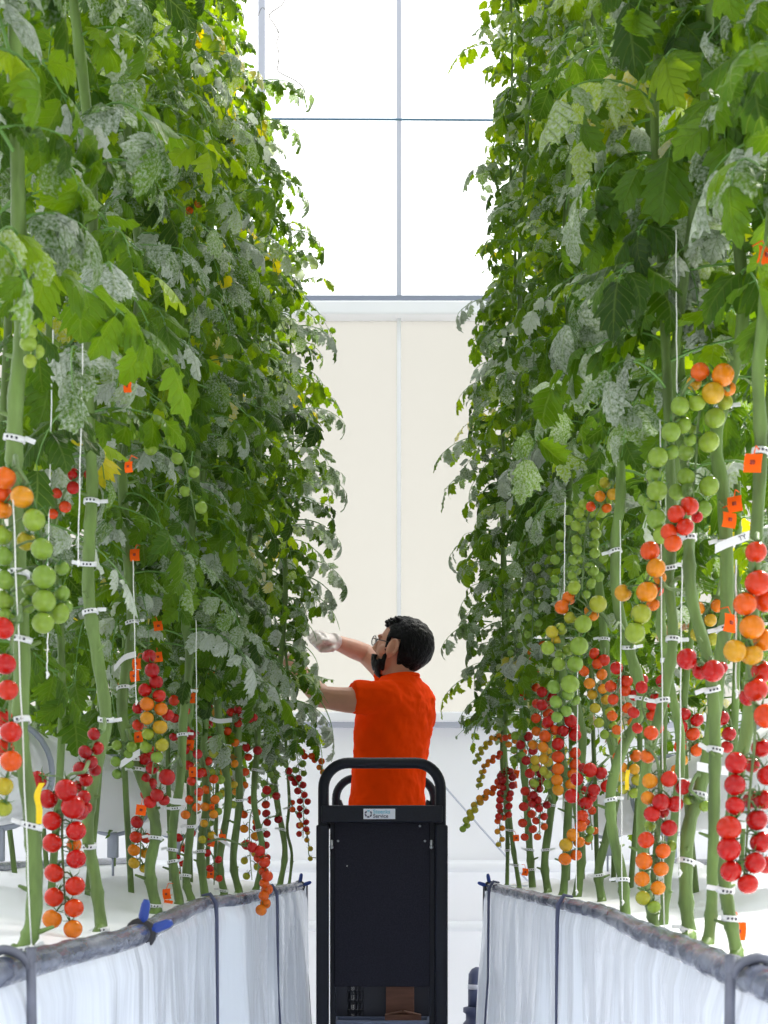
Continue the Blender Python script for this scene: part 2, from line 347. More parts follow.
# ------------------------------------------------------------------ growing gutters
PIPE_L = [(-90, 1003), (-40, 985), (0, 973), (60, 956), (130, 938), (165, 921), (205, 904), (240, 900), (268, 893), (301, 886)]
PIPE_R = [(850, 1016), (800, 998), (768, 985), (720, 966), (680, 947), (640, 931), (605, 914), (580, 908), (545, 900), (515, 893), (490, 887)]
HP = .87
def ground(u, v, z=HP):
    d = FPX * (CZ - z) / (v - VY); return P(u, v, d)
RAIL = {}
for side, pl in (('left', PIPE_L), ('right', PIPE_R)):
    sg = -1 if side == 'left' else 1
    path = spline([ground(u, v) for u, v in pl], 16); RAIL[side] = path
    root = thing('growing_gutter', (path[-1].x, 4, 0), 'white film growing gutter with grey rolled edge under the %s row of tomato plants' % side, 'gutter')
    off = Vector(root.location)
    mb = MB()
    mb.tube(path, [.0170 + .0010 * math.sin(i * .9) + .0006 * math.sin(i * 2.3) for i in range(len(path))], 14); mb.build('edge_pipe', M['pipe'], root, off)
    # outer edge pipe
    out = [Vector((sg * 1.15, y, .945)) for y in (1.2, 2.5, 4, 5.6, 7)]
    mb = MB(); mb.tube(out, .018, 10); mb.build('edge_pipe', M['pipe'], root, off)
    # skirt film: hangs from the pipe to the ground with vertical folds
    NZ = 26; verts = []; NP = len(path)
    for j in range(NZ + 1):
        f = j / NZ
        for i, p in enumerate(path):
            t = (path[min(i + 1, NP - 1)] - path[max(i - 1, 0)]).normalized(); nrm = Vector((t.y, -t.x, 0)) * (-sg)
            nrm = Vector((-sg, 0, 0)) * abs(t.y) + Vector((0, t.x * sg, 0))
            w = (.008 * math.sin(p.y * 13 + 1.3 * f + 2 * math.sin(p.y * 3)) + .005 * math.sin(p.y * 31 + 2 + 2.5 * math.sin(f * 2 + p.y * 5)) + .006 * math.sin(p.y * 5)) * (min(1, f * 3)) + .035 * f * f
            verts.append(p + nrm * (.0135 + .008 * min(1, f * 30) + w) + Vector((0, 0, -f * (HP - .02) - .012)))
    fs = [(j * NP + i, j * NP + i + 1, (j + 1) * NP + i + 1, (j + 1) * NP + i) for j in range(NZ) for i in range(NP - 1)]
    # end flap: turns the corner at the row end
    mb = MB(); mb.add(verts, fs); mb.build('skirt_film', M['film'], root, off)
    e = path[-1]; mb = MB(); vv = []
    for j in range(NZ + 1):
        f = j / NZ
        for i in range(9):
            g = i / 8; a = g * math.pi * .5
            vv.append(Vector((e.x - sg * (.019 + .035 * f * f) + sg * (.16 * (1 - math.cos(a)) ), e.y + .13 * math.sin(a) + .012 * math.sin(g * 9) * f, HP + .004 - f * (HP - .02))))
    mb.add(vv, [(j * 9 + i, j * 9 + i + 1, (j + 1) * 9 + i + 1, (j + 1) * 9 + i) for j in range(NZ) for i in range(8)]); mb.build('end_flap', M['film'], root, off)
    # liner: white sheet between the pipes
    mb = MB(); vv = []; NS = 22
    for i, p in enumerate(path):
        for j in range(NS + 1):
            f = j / NS
            x = p.x + (sg * 1.15 - p.x) * f
            z = HP - .004 + (.945 - HP) * f ** .8 - .014 * math.sin(math.pi * min(1, f * 2.2)) + .007 * math.sin(p.y * 5 + f * 7) * math.sin(math.pi * f) + .004 * math.sin(p.y * 13 - f * 19)
            vv.append((x, p.y, z))
    for j in range(NS + 1):
        q = vv[(len(path) - 1) * (NS + 1) + j]; vv.append((q[0] + sg * .34 * (1 - j / NS), 7.0, q[2]))
    mb.add(vv, [(i * (NS + 1) + j, i * (NS + 1) + j + 1, (i + 1) * (NS + 1) + j + 1, (i + 1) * (NS + 1) + j) for i in range(len(path)) for j in range(NS)])
    mb.build('liner_sheet', M['liner'], root, off)
    # straps hold the film
    for u in ((205, 268) if side == 'left' else (570, 497)):
        v = min(pl, key=lambda q: abs(q[0] - u))[1]
        best = min(path, key=lambda p: abs((p.x / p.y * FPX + VX) - u))
        b = best + Vector((-sg * .022, 0, .012)); mb = MB()
        mb.tube([b + Vector((sg * .03, 0, .008)), b + Vector((sg * .01, 0, .012)), b + Vector((-sg * .004, 0, -.01)), b + Vector((-sg * .006, 0, -.05)), b + Vector((-sg * .008, 0, -.3)), b + Vector((-sg * .045, 0, -.86))], [.003, .0045, .0055, .0045, .0034, .0034], 8)
        mb.build('film_strap', M['navy'], root, off)
    b = path[-1]; mb = MB(); mb.tube([b + Vector((-sg * .021, .0, .01)), b + Vector((-sg * .023, 0, -.3)), b + Vector((-sg * .058, 0, -.86))], .0035, 6); mb.build('film_strap', M['rod'], root, off)
    # rod hook at the near end
    u = 6 if side == 'left' else 757
    b = min(path, key=lambda p: abs((p.x / p.y * FPX + VX) - u))
    mb = MB(); mb.tube(spline([b + Vector((sg * .02, 0, -.02)), b + Vector((sg * .012, -.004, .018)), b + Vector((-sg * .008, -.006, .021)), b + Vector((-sg * .026, -.006, .004)), b + Vector((-sg * .028, -.006, -.05)), b + Vector((-sg * .04, -.006, -.86 + .01))], 6), .0055, 10)
    hk = mb.build('support_hook', M['rod'])
    tag(hk, 'grey bent rod hooked over the near end of the %s gutter edge' % side, 'hook')
# spring clamps
def clamp(u, v, s, label, side, yaw):
    path = RAIL[side]; b = min(path, key=lambda p: abs((p.x / p.y * FPX + VX) - u)); sg = -1 if side == 'left' else 1
    t = thing('spring_clamp', b, label, 'clamp'); rz = Matrix.Rotation(yaw, 3, 'Z')
    mb = MB(); ring = [rz @ Vector((math.cos(a) * .024 * s, 0, math.sin(a) * .024 * s)) for a in [math.radians(x) for x in range(-60, 221, 20)]]
    mb.tube(ring, .0075 * s, 8, sx=1.4); mb.build('jaw', M['black'], t)
    for a, l in ((80, .052), (20, .05)):
        d = rz @ Vector((math.cos(math.radians(a)), 0, math.sin(math.radians(a)))); o0 = d * .022 * s
        mb = MB(); mb.tube([o0, o0 + d * l * .3 * s, o0 + d * l * .8 * s, o0 + d * l * s], [.007 * s, .0085 * s, .0075 * s, .0045 * s], 10, sx=1.3); mb.build('handle', M['blue'], t)
clamp(140, 934, .72, 'spring clamp with blue handles on the near stretch of the left gutter edge', 'left', 0.2)
clamp(300, 886, .62, 'small blue spring clamp at the far end of the left gutter', 'left', 0)
clamp(490, 887, .62, 'small blue spring clamp at the far end of the right gutter', 'right', math.pi)
# air ducts with hoops
for side, sg in (('left', -1), ('right', 1)):
    t = thing('air_duct', (sg * .86, 4.5, 0), 'white round air duct in grey hoops behind the %s row stems' % side, 'duct'); off = Vector(t.location)
    N = 44; rings = []
    for i in range(N + 1):
        y = 3.2 + 3.9 * i / N; r = .112 + .004 * math.sin(i * 1.7) - .006 * (abs(math.sin(math.pi * (y - 3.5) / 1.45)) < .08)
        rings.append([Vector((sg * .86 + r * math.cos(a), y, 1.165 + r * math.sin(a))) for a in [2 * math.pi * k / 24 for k in range(24)]])
    mb = MB(); mb.loft(rings); mb.build('duct_tube', M['duct'], t, off)
    for y in (3.5, 4.95, 6.4):
        mb = MB(); mb.tube([Vector((sg * .86 + .121 * math.cos(a), y - .02, 1.165 + .121 * math.sin(a))) for a in [math.radians(x) for x in range(0, 361, 12)]], .0065, 8, caps=False)
        hp = mb.build('hoop', M['hoop'], t, off)
        mb = MB(); mb.box((sg * .86, y - .02, 1.01), (.034, .02, .075), bev=.004); mb.tube([(sg * .86, y - .02, .98), (sg * .86, y - .02, .91)], .004, 6); mb.build('bracket', M['hoop'], hp, off)

# ------------------------------------------------------------------ foliage
NT, NSX = 11, 5
tt = np.linspace(0, 1, NT); ss = np.array([-1, -.5, 0, .5, 1])
hw = .335 * np.power(np.clip(np.sin(np.pi * np.power(tt * .97 + .03, .72)), 0, 1), .75)
lob = np.array([.9, 1.12, .86, 1.16, .82, 1.14, .8, 1.1, .82, 1.0, 1.0]); lobx = np.array([0, .035, -.03, .05, -.03, .05, -.03, .04, -.02, 0, 0])
TF = np.array([(i * NSX + j, i * NSX + j + 1, (i + 1) * NSX + j + 1, (i + 1) * NSX + j) for i in range(NT - 1) for j in range(NSX - 1)], dtype=np.int64)
CLEAR = [(0, 465, 75, 640, 2.0), (0, 600, 112, 960, 2.75), (82, 540, 108, 900, 2.7), (135, 645, 170, 800, 3.9), (112, 740, 170, 910, 3.9), (640, 365, 735, 545, 2.6), (560, 480, 620, 760, 3.2), (640, 545, 768, 960, 2.6),
         (735, 440, 768, 600, 2.2), (535, 690, 690, 900, 4.2), (317, 626, 350, 652, 6.6), (330, 684, 352, 714, 6.6), (285, 770, 330, 850, 5.9), (460, 735, 500, 850, 5.9)]
def clear_ok(c, r):
    u = VX + c.x / c.y * FPX; v = VY - (c.z - CZ) / c.y * FPX; m = r / c.y * FPX
    return not any(c.y < dm and u0 - m < u < u1 + m and v0 - m < v < v1 + m for (u0, v0, u1, v1, dm) in CLEAR)
class Foliage:
    def __init__(s): s.o = []; s.x = []; s.n = []; s.par = []; s.mb = MB()
    def leaflet(s, o, x, n, L, tint, dust):
        # trusses, stems and the worker's arms hang free of leaves, as growers trim them
        if not clear_ok(o + x * (L * .55), L * .45): return
        s.o.append(tuple(o)); s.x.append(tuple(x)); s.n.append(tuple(n)); s.par.append((L, tint, dust, U(.3, 1.9), U(-.1, 1.0), U(0, 6.28), U(.78, 1.15), U(0, 6.28)))
    def leaf(s, p, az, el, L, droop, size, tint, dust, npair=4, sweep=0.0):
        """one compound leaf: drooping rachis with leaflet pairs and a terminal leaflet"""
        m_ = Vector(p) + Vector((math.cos(az) * math.cos(el - droop * .4), math.sin(az) * math.cos(el - droop * .4), math.sin(el - droop * .4))) * (L * .7)
        if not clear_ok(m_, .02): return
        pts = []; d = Vector((0, 0, 0)); q = Vector(p); ns = 9; dirs = []
        for i in range(ns + 1):
            f = i / ns; e = el - droop * f; a = az + sweep * f
            d = Vector((math.cos(a) * math.cos(e), math.sin(a) * math.cos(e), math.sin(e)))
            pts.append(q.copy()); dirs.append(d); q = q + d * (L / ns)
        s.mb.tube(pts, [max(.0009, .0026 - .0018 * i / ns) for i in range(ns + 1)], 4, caps=False)
        def place(f, sdv, sz, ang):
            i = min(ns, int(f * ns)); o = pts[i]; t = dirs[i]
            side = Vector((-math.sin(az), math.cos(az), 0)); upv = side.cross(t) * -1
            if upv.z < 0 and abs(t.z) < .9: upv = -upv
            dr = t * math.cos(ang) + side * sdv * math.sin(ang) + Vector((U(-.25, .25), U(-.25, .25), U(-.75, .05)))
            dr.normalize()
            n = (upv + Vector((U(-.5, .5), U(-.5, .5), U(-.3, .5))))
            n = n - dr * n.dot(dr)
            if n.length < .05: n = dr.orthogonal()
            n.normalize(); o2 = o + dr * sz * .14
            s.mb.tube([o, o2], [.0012, .0009], 3, caps=False)
            s.leaflet(o2, dr, n, sz, min(.9 if tint < .93 else (.965 if tint < 1 else 1), max(0, tint + U(-.16, .16))), max(0, min(1, dust + U(-.3, .3))) if dust > .05 else 0)
        for k in range(npair):
            f = .30 + .62 * k / max(1, npair - 1); sz = size * (.62 + .38 * math.sin(math.pi * (.25 + .55 * f))) * U(.8, 1.15)
            for sd in (-1, 1): place(min(1, f + U(-.04, .04)), sd, sz, math.radians(U(48, 80)))
            if R() < .6: place(min(1, f + .09), random.choice((-1, 1)), sz * .42, math.radians(U(50, 90)))
        place(1.0, 0, size * U(1.0, 1.25), 0)
    def build(s, name, parent, off):
        n = len(s.o)
        o = np.array(s.o); x = np.array(s.x); z = np.array(s.n); y = np.cross(z, x); pr = np.array(s.par)
        L, tint, dust, curl, fold, ph, wd, ph2 = [pr[:, i][:, None, None] for i in range(8)]
        T = np.broadcast_to(tt[None, :, None], (n, NT, NSX)); S = ss[None, None, :]
        asym = 1 + .12 * np.sin(ph2 + T * 9) * S
        W = (hw * lob)[None, :, None] * wd * asym; Winner = hw[None, :, None] * wd
        yy = np.where(np.abs(S) > .9, W * S, Winner * S)
        xx = T + lobx[None, :, None] * (np.abs(S) > .9)
        c = curl
        xc = np.sin(c * xx) / c; zc = -(1 - np.cos(c * xx)) / c
        zl = zc - fold * np.abs(yy) * .7 - .55 * yy * yy + .045 * np.sin(11 * T + ph) * S + .03 * np.sin(17 * T + ph2) * np.abs(S)
        pos = o[:, None, None, :] + L[..., None] * (xc[..., None] * x[:, None, None, :] + yy[..., None] * y[:, None, None, :] + zl[..., None] * z[:, None, None, :])
        V = pos.reshape(-1, 3); F = (TF[None] + (np.arange(n) * NT * NSX)[:, None, None]).reshape(-1, 4)
        rv = np.array(s.mb.v).reshape(-1, 3); rf = np.array(s.mb.f, dtype=np.int64).reshape(-1, 4) + len(V)
        nl = len(F); AV = np.concatenate([V, rv]) - np.array(off)[None, :]; AF = np.concatenate([F, rf])
        me = bpy.data.meshes.new(name); me.vertices.add(len(AV)); me.vertices.foreach_set('co', AV.astype(np.float32).ravel())
        me.loops.add(AF.size); me.loops.foreach_set('vertex_index', AF.astype(np.int32).ravel())
        me.polygons.add(len(AF)); me.polygons.foreach_set('loop_start', np.arange(0, AF.size, 4, dtype=np.int32))
        mi = np.zeros(len(AF), dtype=np.int32); mi[nl:] = 1; me.polygons.foreach_set('material_index', mi)
        me.polygons.foreach_set('use_smooth', np.ones(len(AF), dtype=bool))
        me.materials.append(M['leaf']); me.materials.append(M['petiole'])
        a = me.attributes.new('tint', 'FLOAT', 'POINT'); b = me.attributes.new('dust', 'FLOAT', 'POINT')
        ta = np.zeros(len(AV), dtype=np.float32); ta[:len(V)] = np.repeat(pr[:, 1], NT * NSX); a.data.foreach_set('value', ta)
        da = np.zeros(len(AV), dtype=np.float32); da[:len(V)] = np.repeat(pr[:, 2], NT * NSX); b.data.foreach_set('value', da)
        for nm, arr in (('across', np.broadcast_to(S, (n, NT, NSX))), ('along', np.broadcast_to(T, (n, NT, NSX)))):
            at = me.attributes.new(nm, 'FLOAT', 'POINT'); aa = np.zeros(len(AV), dtype=np.float32); aa[:len(V)] = arr.reshape(-1); at.data.foreach_set('value', aa)
        me.update(calc_edges=True); me.validate()
        ob = bpy.data.objects.new(name, me); COL.objects.link(ob); ob.parent = parent
        return ob

def grow_leaves(fo, path, z0, z1, sg, step, prot, line, D):
    """leaves all the way up a stem; prot(z): how far they may reach into the aisle"""
    z = z0; az = U(0, 6.28)
    while z < z1:
        p = at_z(path, z) if z < path[-1].z else Vector((path[-1].x, path[-1].y, z))
        az += 2.4 + U(-.5, .5)
        into = math.cos(az) * (-sg)                      # 1 = straight into the aisle
        L = U(.20, .38) * (1.1 if line else 1)
        reach = L * (.9) + .05
        if into > .15:
            lim = max(.05, prot(z)); L = min(L, max(.06, (lim / max(.25, into)) * 1.02 - .045))
        size = U(.052, .088) * (1.0 if L > .16 else .85)
        if D < 1.8: size *= .92
        if D > 3.3: size *= .82
        if D > 4.6: size *= .9
        dz = max(0, min(1, (z - 1.4) / 2.2))
        pd = (.36 - .28 * dz) if sg < 0 else (.27 - .19 * dz)
        if D < 2.9: pd += .06
        if line: pd *= .45
        dust = U(.25, .9) if R() < pd else (U(.12, .3) if R() < .25 else 0)
        tint = min(.93, max(.02, random.gauss(.42 + .24 * dz, .19)))  # yellower and lighter with height: backlit glow put into the leaf colour
        if R() < .007: tint = U(.94, .97)
        if z < 1.6 and D > 2.6 and R() < .02: tint = 1.0
        fo.leaf(p, az, U(-.15, .6), L, U(.7, 1.7), size, tint, dust, 4 if L > .22 else 3, U(-.5, .5))
        z += step * U(.5, 1.2) * (1 if D < 3.3 else .6)

# ------------------------------------------------------------------ tomatoes
def tomato_mesh():
    mb = MB(); seg, rg = 20, 14; vs = []; fs = []
    for i in range(rg + 1):
        th = math.pi * i / rg
        for k in range(seg):
            ph = 2 * math.pi * k / seg
            r = 1.0 - .16 * math.exp(-(th / .38) ** 2) - .03 * math.exp(-((math.pi - th) / .3) ** 2) + .012 * math.cos(4 * ph) * math.sin(th)
            vs.append((r * math.sin(th) * math.cos(ph), r * math.sin(th) * math.sin(ph), .96 * r * math.cos(th)))
    for i in range(rg):
        for k in range(seg):
            k2 = (k + 1) % seg; fs.append((i * seg + k, (i + 1) * seg + k, (i + 1) * seg + k2, i * seg + k2))
    mb.add(vs, fs, 0)
    for k in range(5):                                   # five sepals
        a = k * 2 * math.pi / 5 + .3; c, s_ = math.cos(a), math.sin(a); w = .12
        rows = [(.05, .88, w), (.40, .98, w * .9), (.74, 1.08, w * .55), (.98, 1.36, .02)]
        vv = []
        for r, z, ww in rows: vv += [(c * r - s_ * ww, s_ * r + c * ww, z), (c * r, s_ * r, z + .04), (c * r + s_ * ww, s_ * r - c * ww, z)]
        mb.add(vv, [f for i in range(3) for f in ((i * 3, i * 3 + 1, i * 3 + 4, i * 3 + 3), (i * 3 + 1, i * 3 + 2, i * 3 + 5, i * 3 + 4))], 1)
    mb.tube([(0, 0, .8), (.02, 0, 1.06), (.06, .02, 1.22)], [.1, .07, .06], 6, 1)
    o = mb.build('tomato', [M['tomato'], M['calyx']]); me = o.data; bpy.data.objects.remove(o); return me
TOM = tomato_mesh()
RIPE = [(0, (.15, .26, .035)), (.18, (.23, .33, .03)), (.36, (.42, .33, .018)), (.52, (.64, .21, .006)), (.68, (.62, .065, .004)), (.82, (.46, .008, .005)), (1.0, (.22, .003, .006))]
def ripe(r):
    r = max(0, min(1, r))
    for (a, ca), (b, cb) in zip(RIPE, RIPE[1:]):
        if r <= b:
            t = (r - a) / (b - a); return tuple(x + (y - x) * t for x, y in zip(ca, cb))
    return RIPE[-1][1]
PLANTS = {}
def nearest_on(path, p):
    best = path[0]; bd = 1e9
    for q in path:
        d = (q - p).length
        if d < bd: bd = d; best = q
    return best
def truss(pid, stalk, fruits, D, attach=True):
    """stalk: pixel path of the truss stalk; fruits: (u, v, diameter px, ripeness, depth offset)"""
    pl = PLANTS[pid]; root = pl['root']; off = Vector(root.location)
    sp = spline([P(u, v, D) for u, v in stalk], 6) if len(stalk) > 1 else [P(*stalk[0], D)] * 2
    mb = MB(); full = sp
    if attach:
        a = min(pl['path'], key=lambda q: abs(q.z - sp[0].z - .012) + .2 * abs(q.x - sp[0].x))
        mid = (a + sp[0]) / 2 + Vector((0, -.004, .015))
        full = spline([a, mid, sp[0], sp[min(3, len(sp) - 1)]], 5)[:-5] + sp
    n = len(full); mb.tube(full, [.0034 - .0021 * i / n for i in range(n)], 6)
    fr = []
    for (u, v, d, r, dd) in fruits:
        c = P(u, v, D + dd); rad = d / FPX * (D + dd) / 2
        a = min(sp, key=lambda q: (q - (c + Vector((0, 0, rad * 1.2)))).length)
        ax = (a - c); ax = (ax.normalized() if ax.length > 1e-4 else Vector((0, 0, 1))) + Vector((U(-.2, .2), U(-.2, .2), .45)); ax.normalize()
        tip = c + ax * rad * 1.15; mid = (a + tip) / 2 + Vector((0, 0, .003))
        mb.tube([a, mid, tip], [.0013, .0014, .0015], 4)
        fr.append((c, rad, r, ax))
    ts = mb.build('fruit_truss', M['rachis'], root, off)
    for c, rad, r, ax in fr:
        o = bpy.data.objects.new('tomato', TOM); COL.objects.link(o); o.parent = ts
        o.location = c - off; o.scale = (rad * U(.97, 1.04), rad * U(.97, 1.04), rad * U(.97, 1.06))
        o.rotation_mode = 'QUATERNION'; o.rotation_quaternion = ax.to_track_quat('Z', 'Y') @ Quaternion((0, 0, 1), U(0, 6.28))
        cr = ripe(r + U(-.035, .035)); o.color = (*cr, 1)
def auto(pid, path, n, d, r0, r1, D, spread=None, d1=None, jit=.15, attach=True, deep=.5):
    """a two-ranked truss along a pixel path"""
    spread = d * .52 if spread is None else spread; d1 = d1 or d * .85
    sp = spline([Vector((u, v, 0)) for u, v in path], 12); ln = [0]
    for a, b in zip(sp, sp[1:]): ln.append(ln[-1] + (b - a).length)
    fr = []
    for i in range(n):
        f = (i + .4) / n; s = f * ln[-1]; k = max(j for j in range(len(ln)) if ln[j] <= s + 1e-6); k = min(k, len(sp) - 2)
        q = sp[k]; t = (sp[k + 1] - sp[k]).normalized(); nn = Vector((-t.y, t.x, 0)); sd = 1 if i % 2 else -1
        dm = d + (d1 - d) * f
        dd = dm / FPX * D
        fr.append((q.x + nn.x * sd * spread + U(-1, 1) * dm * jit, q.y + nn.y * sd * spread + U(-1, 1) * dm * jit, dm * U(.92, 1.06), r0 + (r1 - r0) * f, dd * U(-deep, deep)))
    truss(pid, path, fr, D, attach)

# ------------------------------------------------------------------ plants
def base_depth(v): return FPX * .135 / (v - VY)
ZTOP = 4.55
def lean(z, sg): return max(0, z - 2.9) * (.19 if sg < 0 else .03)
def clip_ring(root, off, c, rad, tail=None):
    mb = MB(); r1, r0, h = rad + .0028, rad + .0006, .0038; n = 18; tilt = Matrix.Rotation(U(-.25, .25), 3, 'Y') @ Matrix.Rotation(U(-.2, .2), 3, 'X')
    rings = [[tilt @ Vector((rr * math.cos(2 * math.pi * k / n), rr * math.sin(2 * math.pi * k / n), zz)) + c for k in range(n)] for rr, zz in ((r0, -h), (r1, -h), (r1, h), (r0, h), (r0, -h))]
    mb.loft(rings, 0, caps=False)
    for a in (-2.0, -1.57, -1.14):
        q = tilt @ Vector((math.cos(a) * r1, math.sin(a) * r1, 0)) + c; mb.box(q, (.0026, .0012, .003), 1, rot=Matrix.Rotation(a + math.pi / 2, 3, 'Z'))
    sx = random.choice((-1, 1)) if tail is None else tail
    q = tilt @ Vector((sx * (r1 + .006), -.002, .001)) + c; mb.box(q, (.014, .0022, .0062), 0, rot=tilt @ Matrix.Rotation(U(-.4, .4), 3, 'Y'), bev=.0008)
    mb.build('stem_clip', [M['clip'], M['hole']], root, off)
def plant(pid, side, px, rpx, label, clips=(), leaf=None, group=None, top=None):
    sg = -1 if side == 'left' else 1
    D = base_depth(px[0][1]); pts = []
    for i, q in enumerate(px):
        p = P(q[0], q[1], D + (q[2] if len(q) > 2 else 0)); p.y += .012 * math.sin(i * 1.7 + D * 5); pts.append(p)
    xl = pts[-1].x; z = pts[-1].z; zt = top if top else ZTOP
    while z < zt - .2:
        z += .35; pts.append(Vector((xl + U(-.03, .03) + sg * lean(z, sg), pts[-1].y * .5 + D * .5 + U(-.05, .05), z)))
    xl = pts[-1].x; path = spline(pts, 8); rad = rpx * .88 / FPX * D; n = len(path)
    root = thing('tomato_plant', path[0], label, 'plant', group); off = Vector(root.location)
    rr = []
    for i, p in enumerate(path):
        f = max(0, min(1, (p.z - 1.4) / 2)); rr.append(max(.002, rad * (1 - .45 * f) * (1 + .06 * math.sin(i * 1.3) + (.16 if i % 13 == 6 else 0))))
    mb = MB(); mb.tube(path, rr, 10)
    for i in range(6, n - 1, 7):                          # short cut leaf scars and side stubs
        if path[i].z > 1.9: break
        a = U(0, 6.28); d = Vector((math.cos(a), math.sin(a), .35)); L_ = rad * U(.8, 2.2)
        mb.tube([path[i], path[i] + d * (rad * .8), path[i] + d * (rad * .8 + L_)], [rad * .42, rad * .34, rad * .2], 6)
    if path[0].z < 1:
        mb.tube([path[0] + Vector((0, 0, .012)), path[0] + Vector((-.01, -.01, -.004)), path[0] + Vector((-.03, -.03, -.004))], [rad * 1.05, rad * .9, rad * .5], 8)
    mb.build('stem', M['stem'], root, off)
    PLANTS[pid] = dict(root=root, path=path, D=D, sg=sg, rad=rad)
    for v in clips:
        c = at_z(path, CZ + (VY - v) / FPX * D); clip_ring(root, off, c, rad * 1.05)
    if leaf:
        z0, step, prot = leaf; fo = Foliage(); PLANTS[pid]['fo'] = fo
        grow_leaves(fo, path, z0, zt, sg, step, prot, 0, D)
    return root
def protL(z): return (.19 - .12 * max(0, min(1, (z - 2.5) / 1.6))) * (.8 if 1.68 < z < 2.02 else 1)
def protR(z): return .17 - .10 * max(0, min(1, (z - 2.4) / 1.6))
def near(f, k): return lambda z: f(z) * k
LEFT = [
 ('L1', [(20, 958), (34, 925), (33, 870), (28, 800), (22, 740), (23, 660), (16, 560), (14, 480), (18, 400), (22, 330), (16, 200)], 9.5, (440, 573, 640, 722, 826, 948), (1.70, .042, near(protL, .8)), 'nearest tomato plant of the left row, with thick pale stem'),
 ('L2', [(102, 934), (94, 880), (88, 830), (97, 770), (105, 720), (97, 660), (90, 600), (90, 540), (91, 480), (88, 400)], 7, (501, 565, 613, 719, 846, 930), (1.63, .042, near(protL, .85)), 'second tomato stem from the camera in the left row, dark red truss beside it'),
 ('L3', [(158, 913), (150, 870), (155, 830), (146, 790), (128, 740), (122, 700), (130, 640), (131, 590), (127, 540), (122, 440)], 6.4, (623, 688, 760, 770, 838, 905), (1.54, .05, protL), 'third tomato stem in the left row, red to orange truss beside orange tags'),
 ('L4', [(180, 906), (172, 860), (174, 820), (181, 780), (183, 720), (189, 660), (186, 600)], 5, (690, 735, 808, 850, 862), (1.48, .05, protL), 'fourth tomato stem from the camera in the left row'),
 ('L5', [(192, 903), (186, 880), (190, 840), (194, 790), (186, 740), (192, 690), (190, 640)], 4.6, (660, 733, 826, 876), (1.42, .05, protL), 'fifth tomato stem in the left row, bending beside the fourth'),
 ('L6', [(205, 900), (201, 850), (207, 800), (203, 740), (208, 690), (206, 640)], 4.6, (678, 820, 852), (1.42, .05, protL), 'sixth tomato stem from the camera in the left row'),
 ('L7', [(225, 897), (220, 860), (228, 800), (222, 750), (218, 700), (220, 640)], 4.2, (684, 745, 840, 890), (1.40, .05, protL), 'seventh tomato stem from the camera in the left row'),
 ('L8', [(240, 894), (233, 860), (239, 800), (238, 740), (238, 690), (236, 640)], 4.2, (725, 745, 800), (1.38, .05, protL), 'straight tall tomato stem, eighth in the left row'),
 ('L9', [(256, 892), (262, 850), (254, 800), (258, 740), (255, 690)], 3.4, (770, 830), (1.36, .05, protL), 'ninth tomato stem in the left row, long red string of tomatoes hanging'),
 ('L10', [(279, 889), (285, 850), (277, 800), (272, 750), (276, 700)], 3.3, (785, 830), (1.34, .05, protL), 'tenth tomato stem in the left row, leafy, next to the film corner'),
 ('L11', [(289, 887), (292, 855), (287, 830), (289, 800), (286, 740), (288, 680)], 1.7, (808,), (1.29, .042, lambda z: protL(z) * (.9 if 1.45 < z < 2.05 else 1)), 'thin last tomato stem at the far end of the left row'),
]
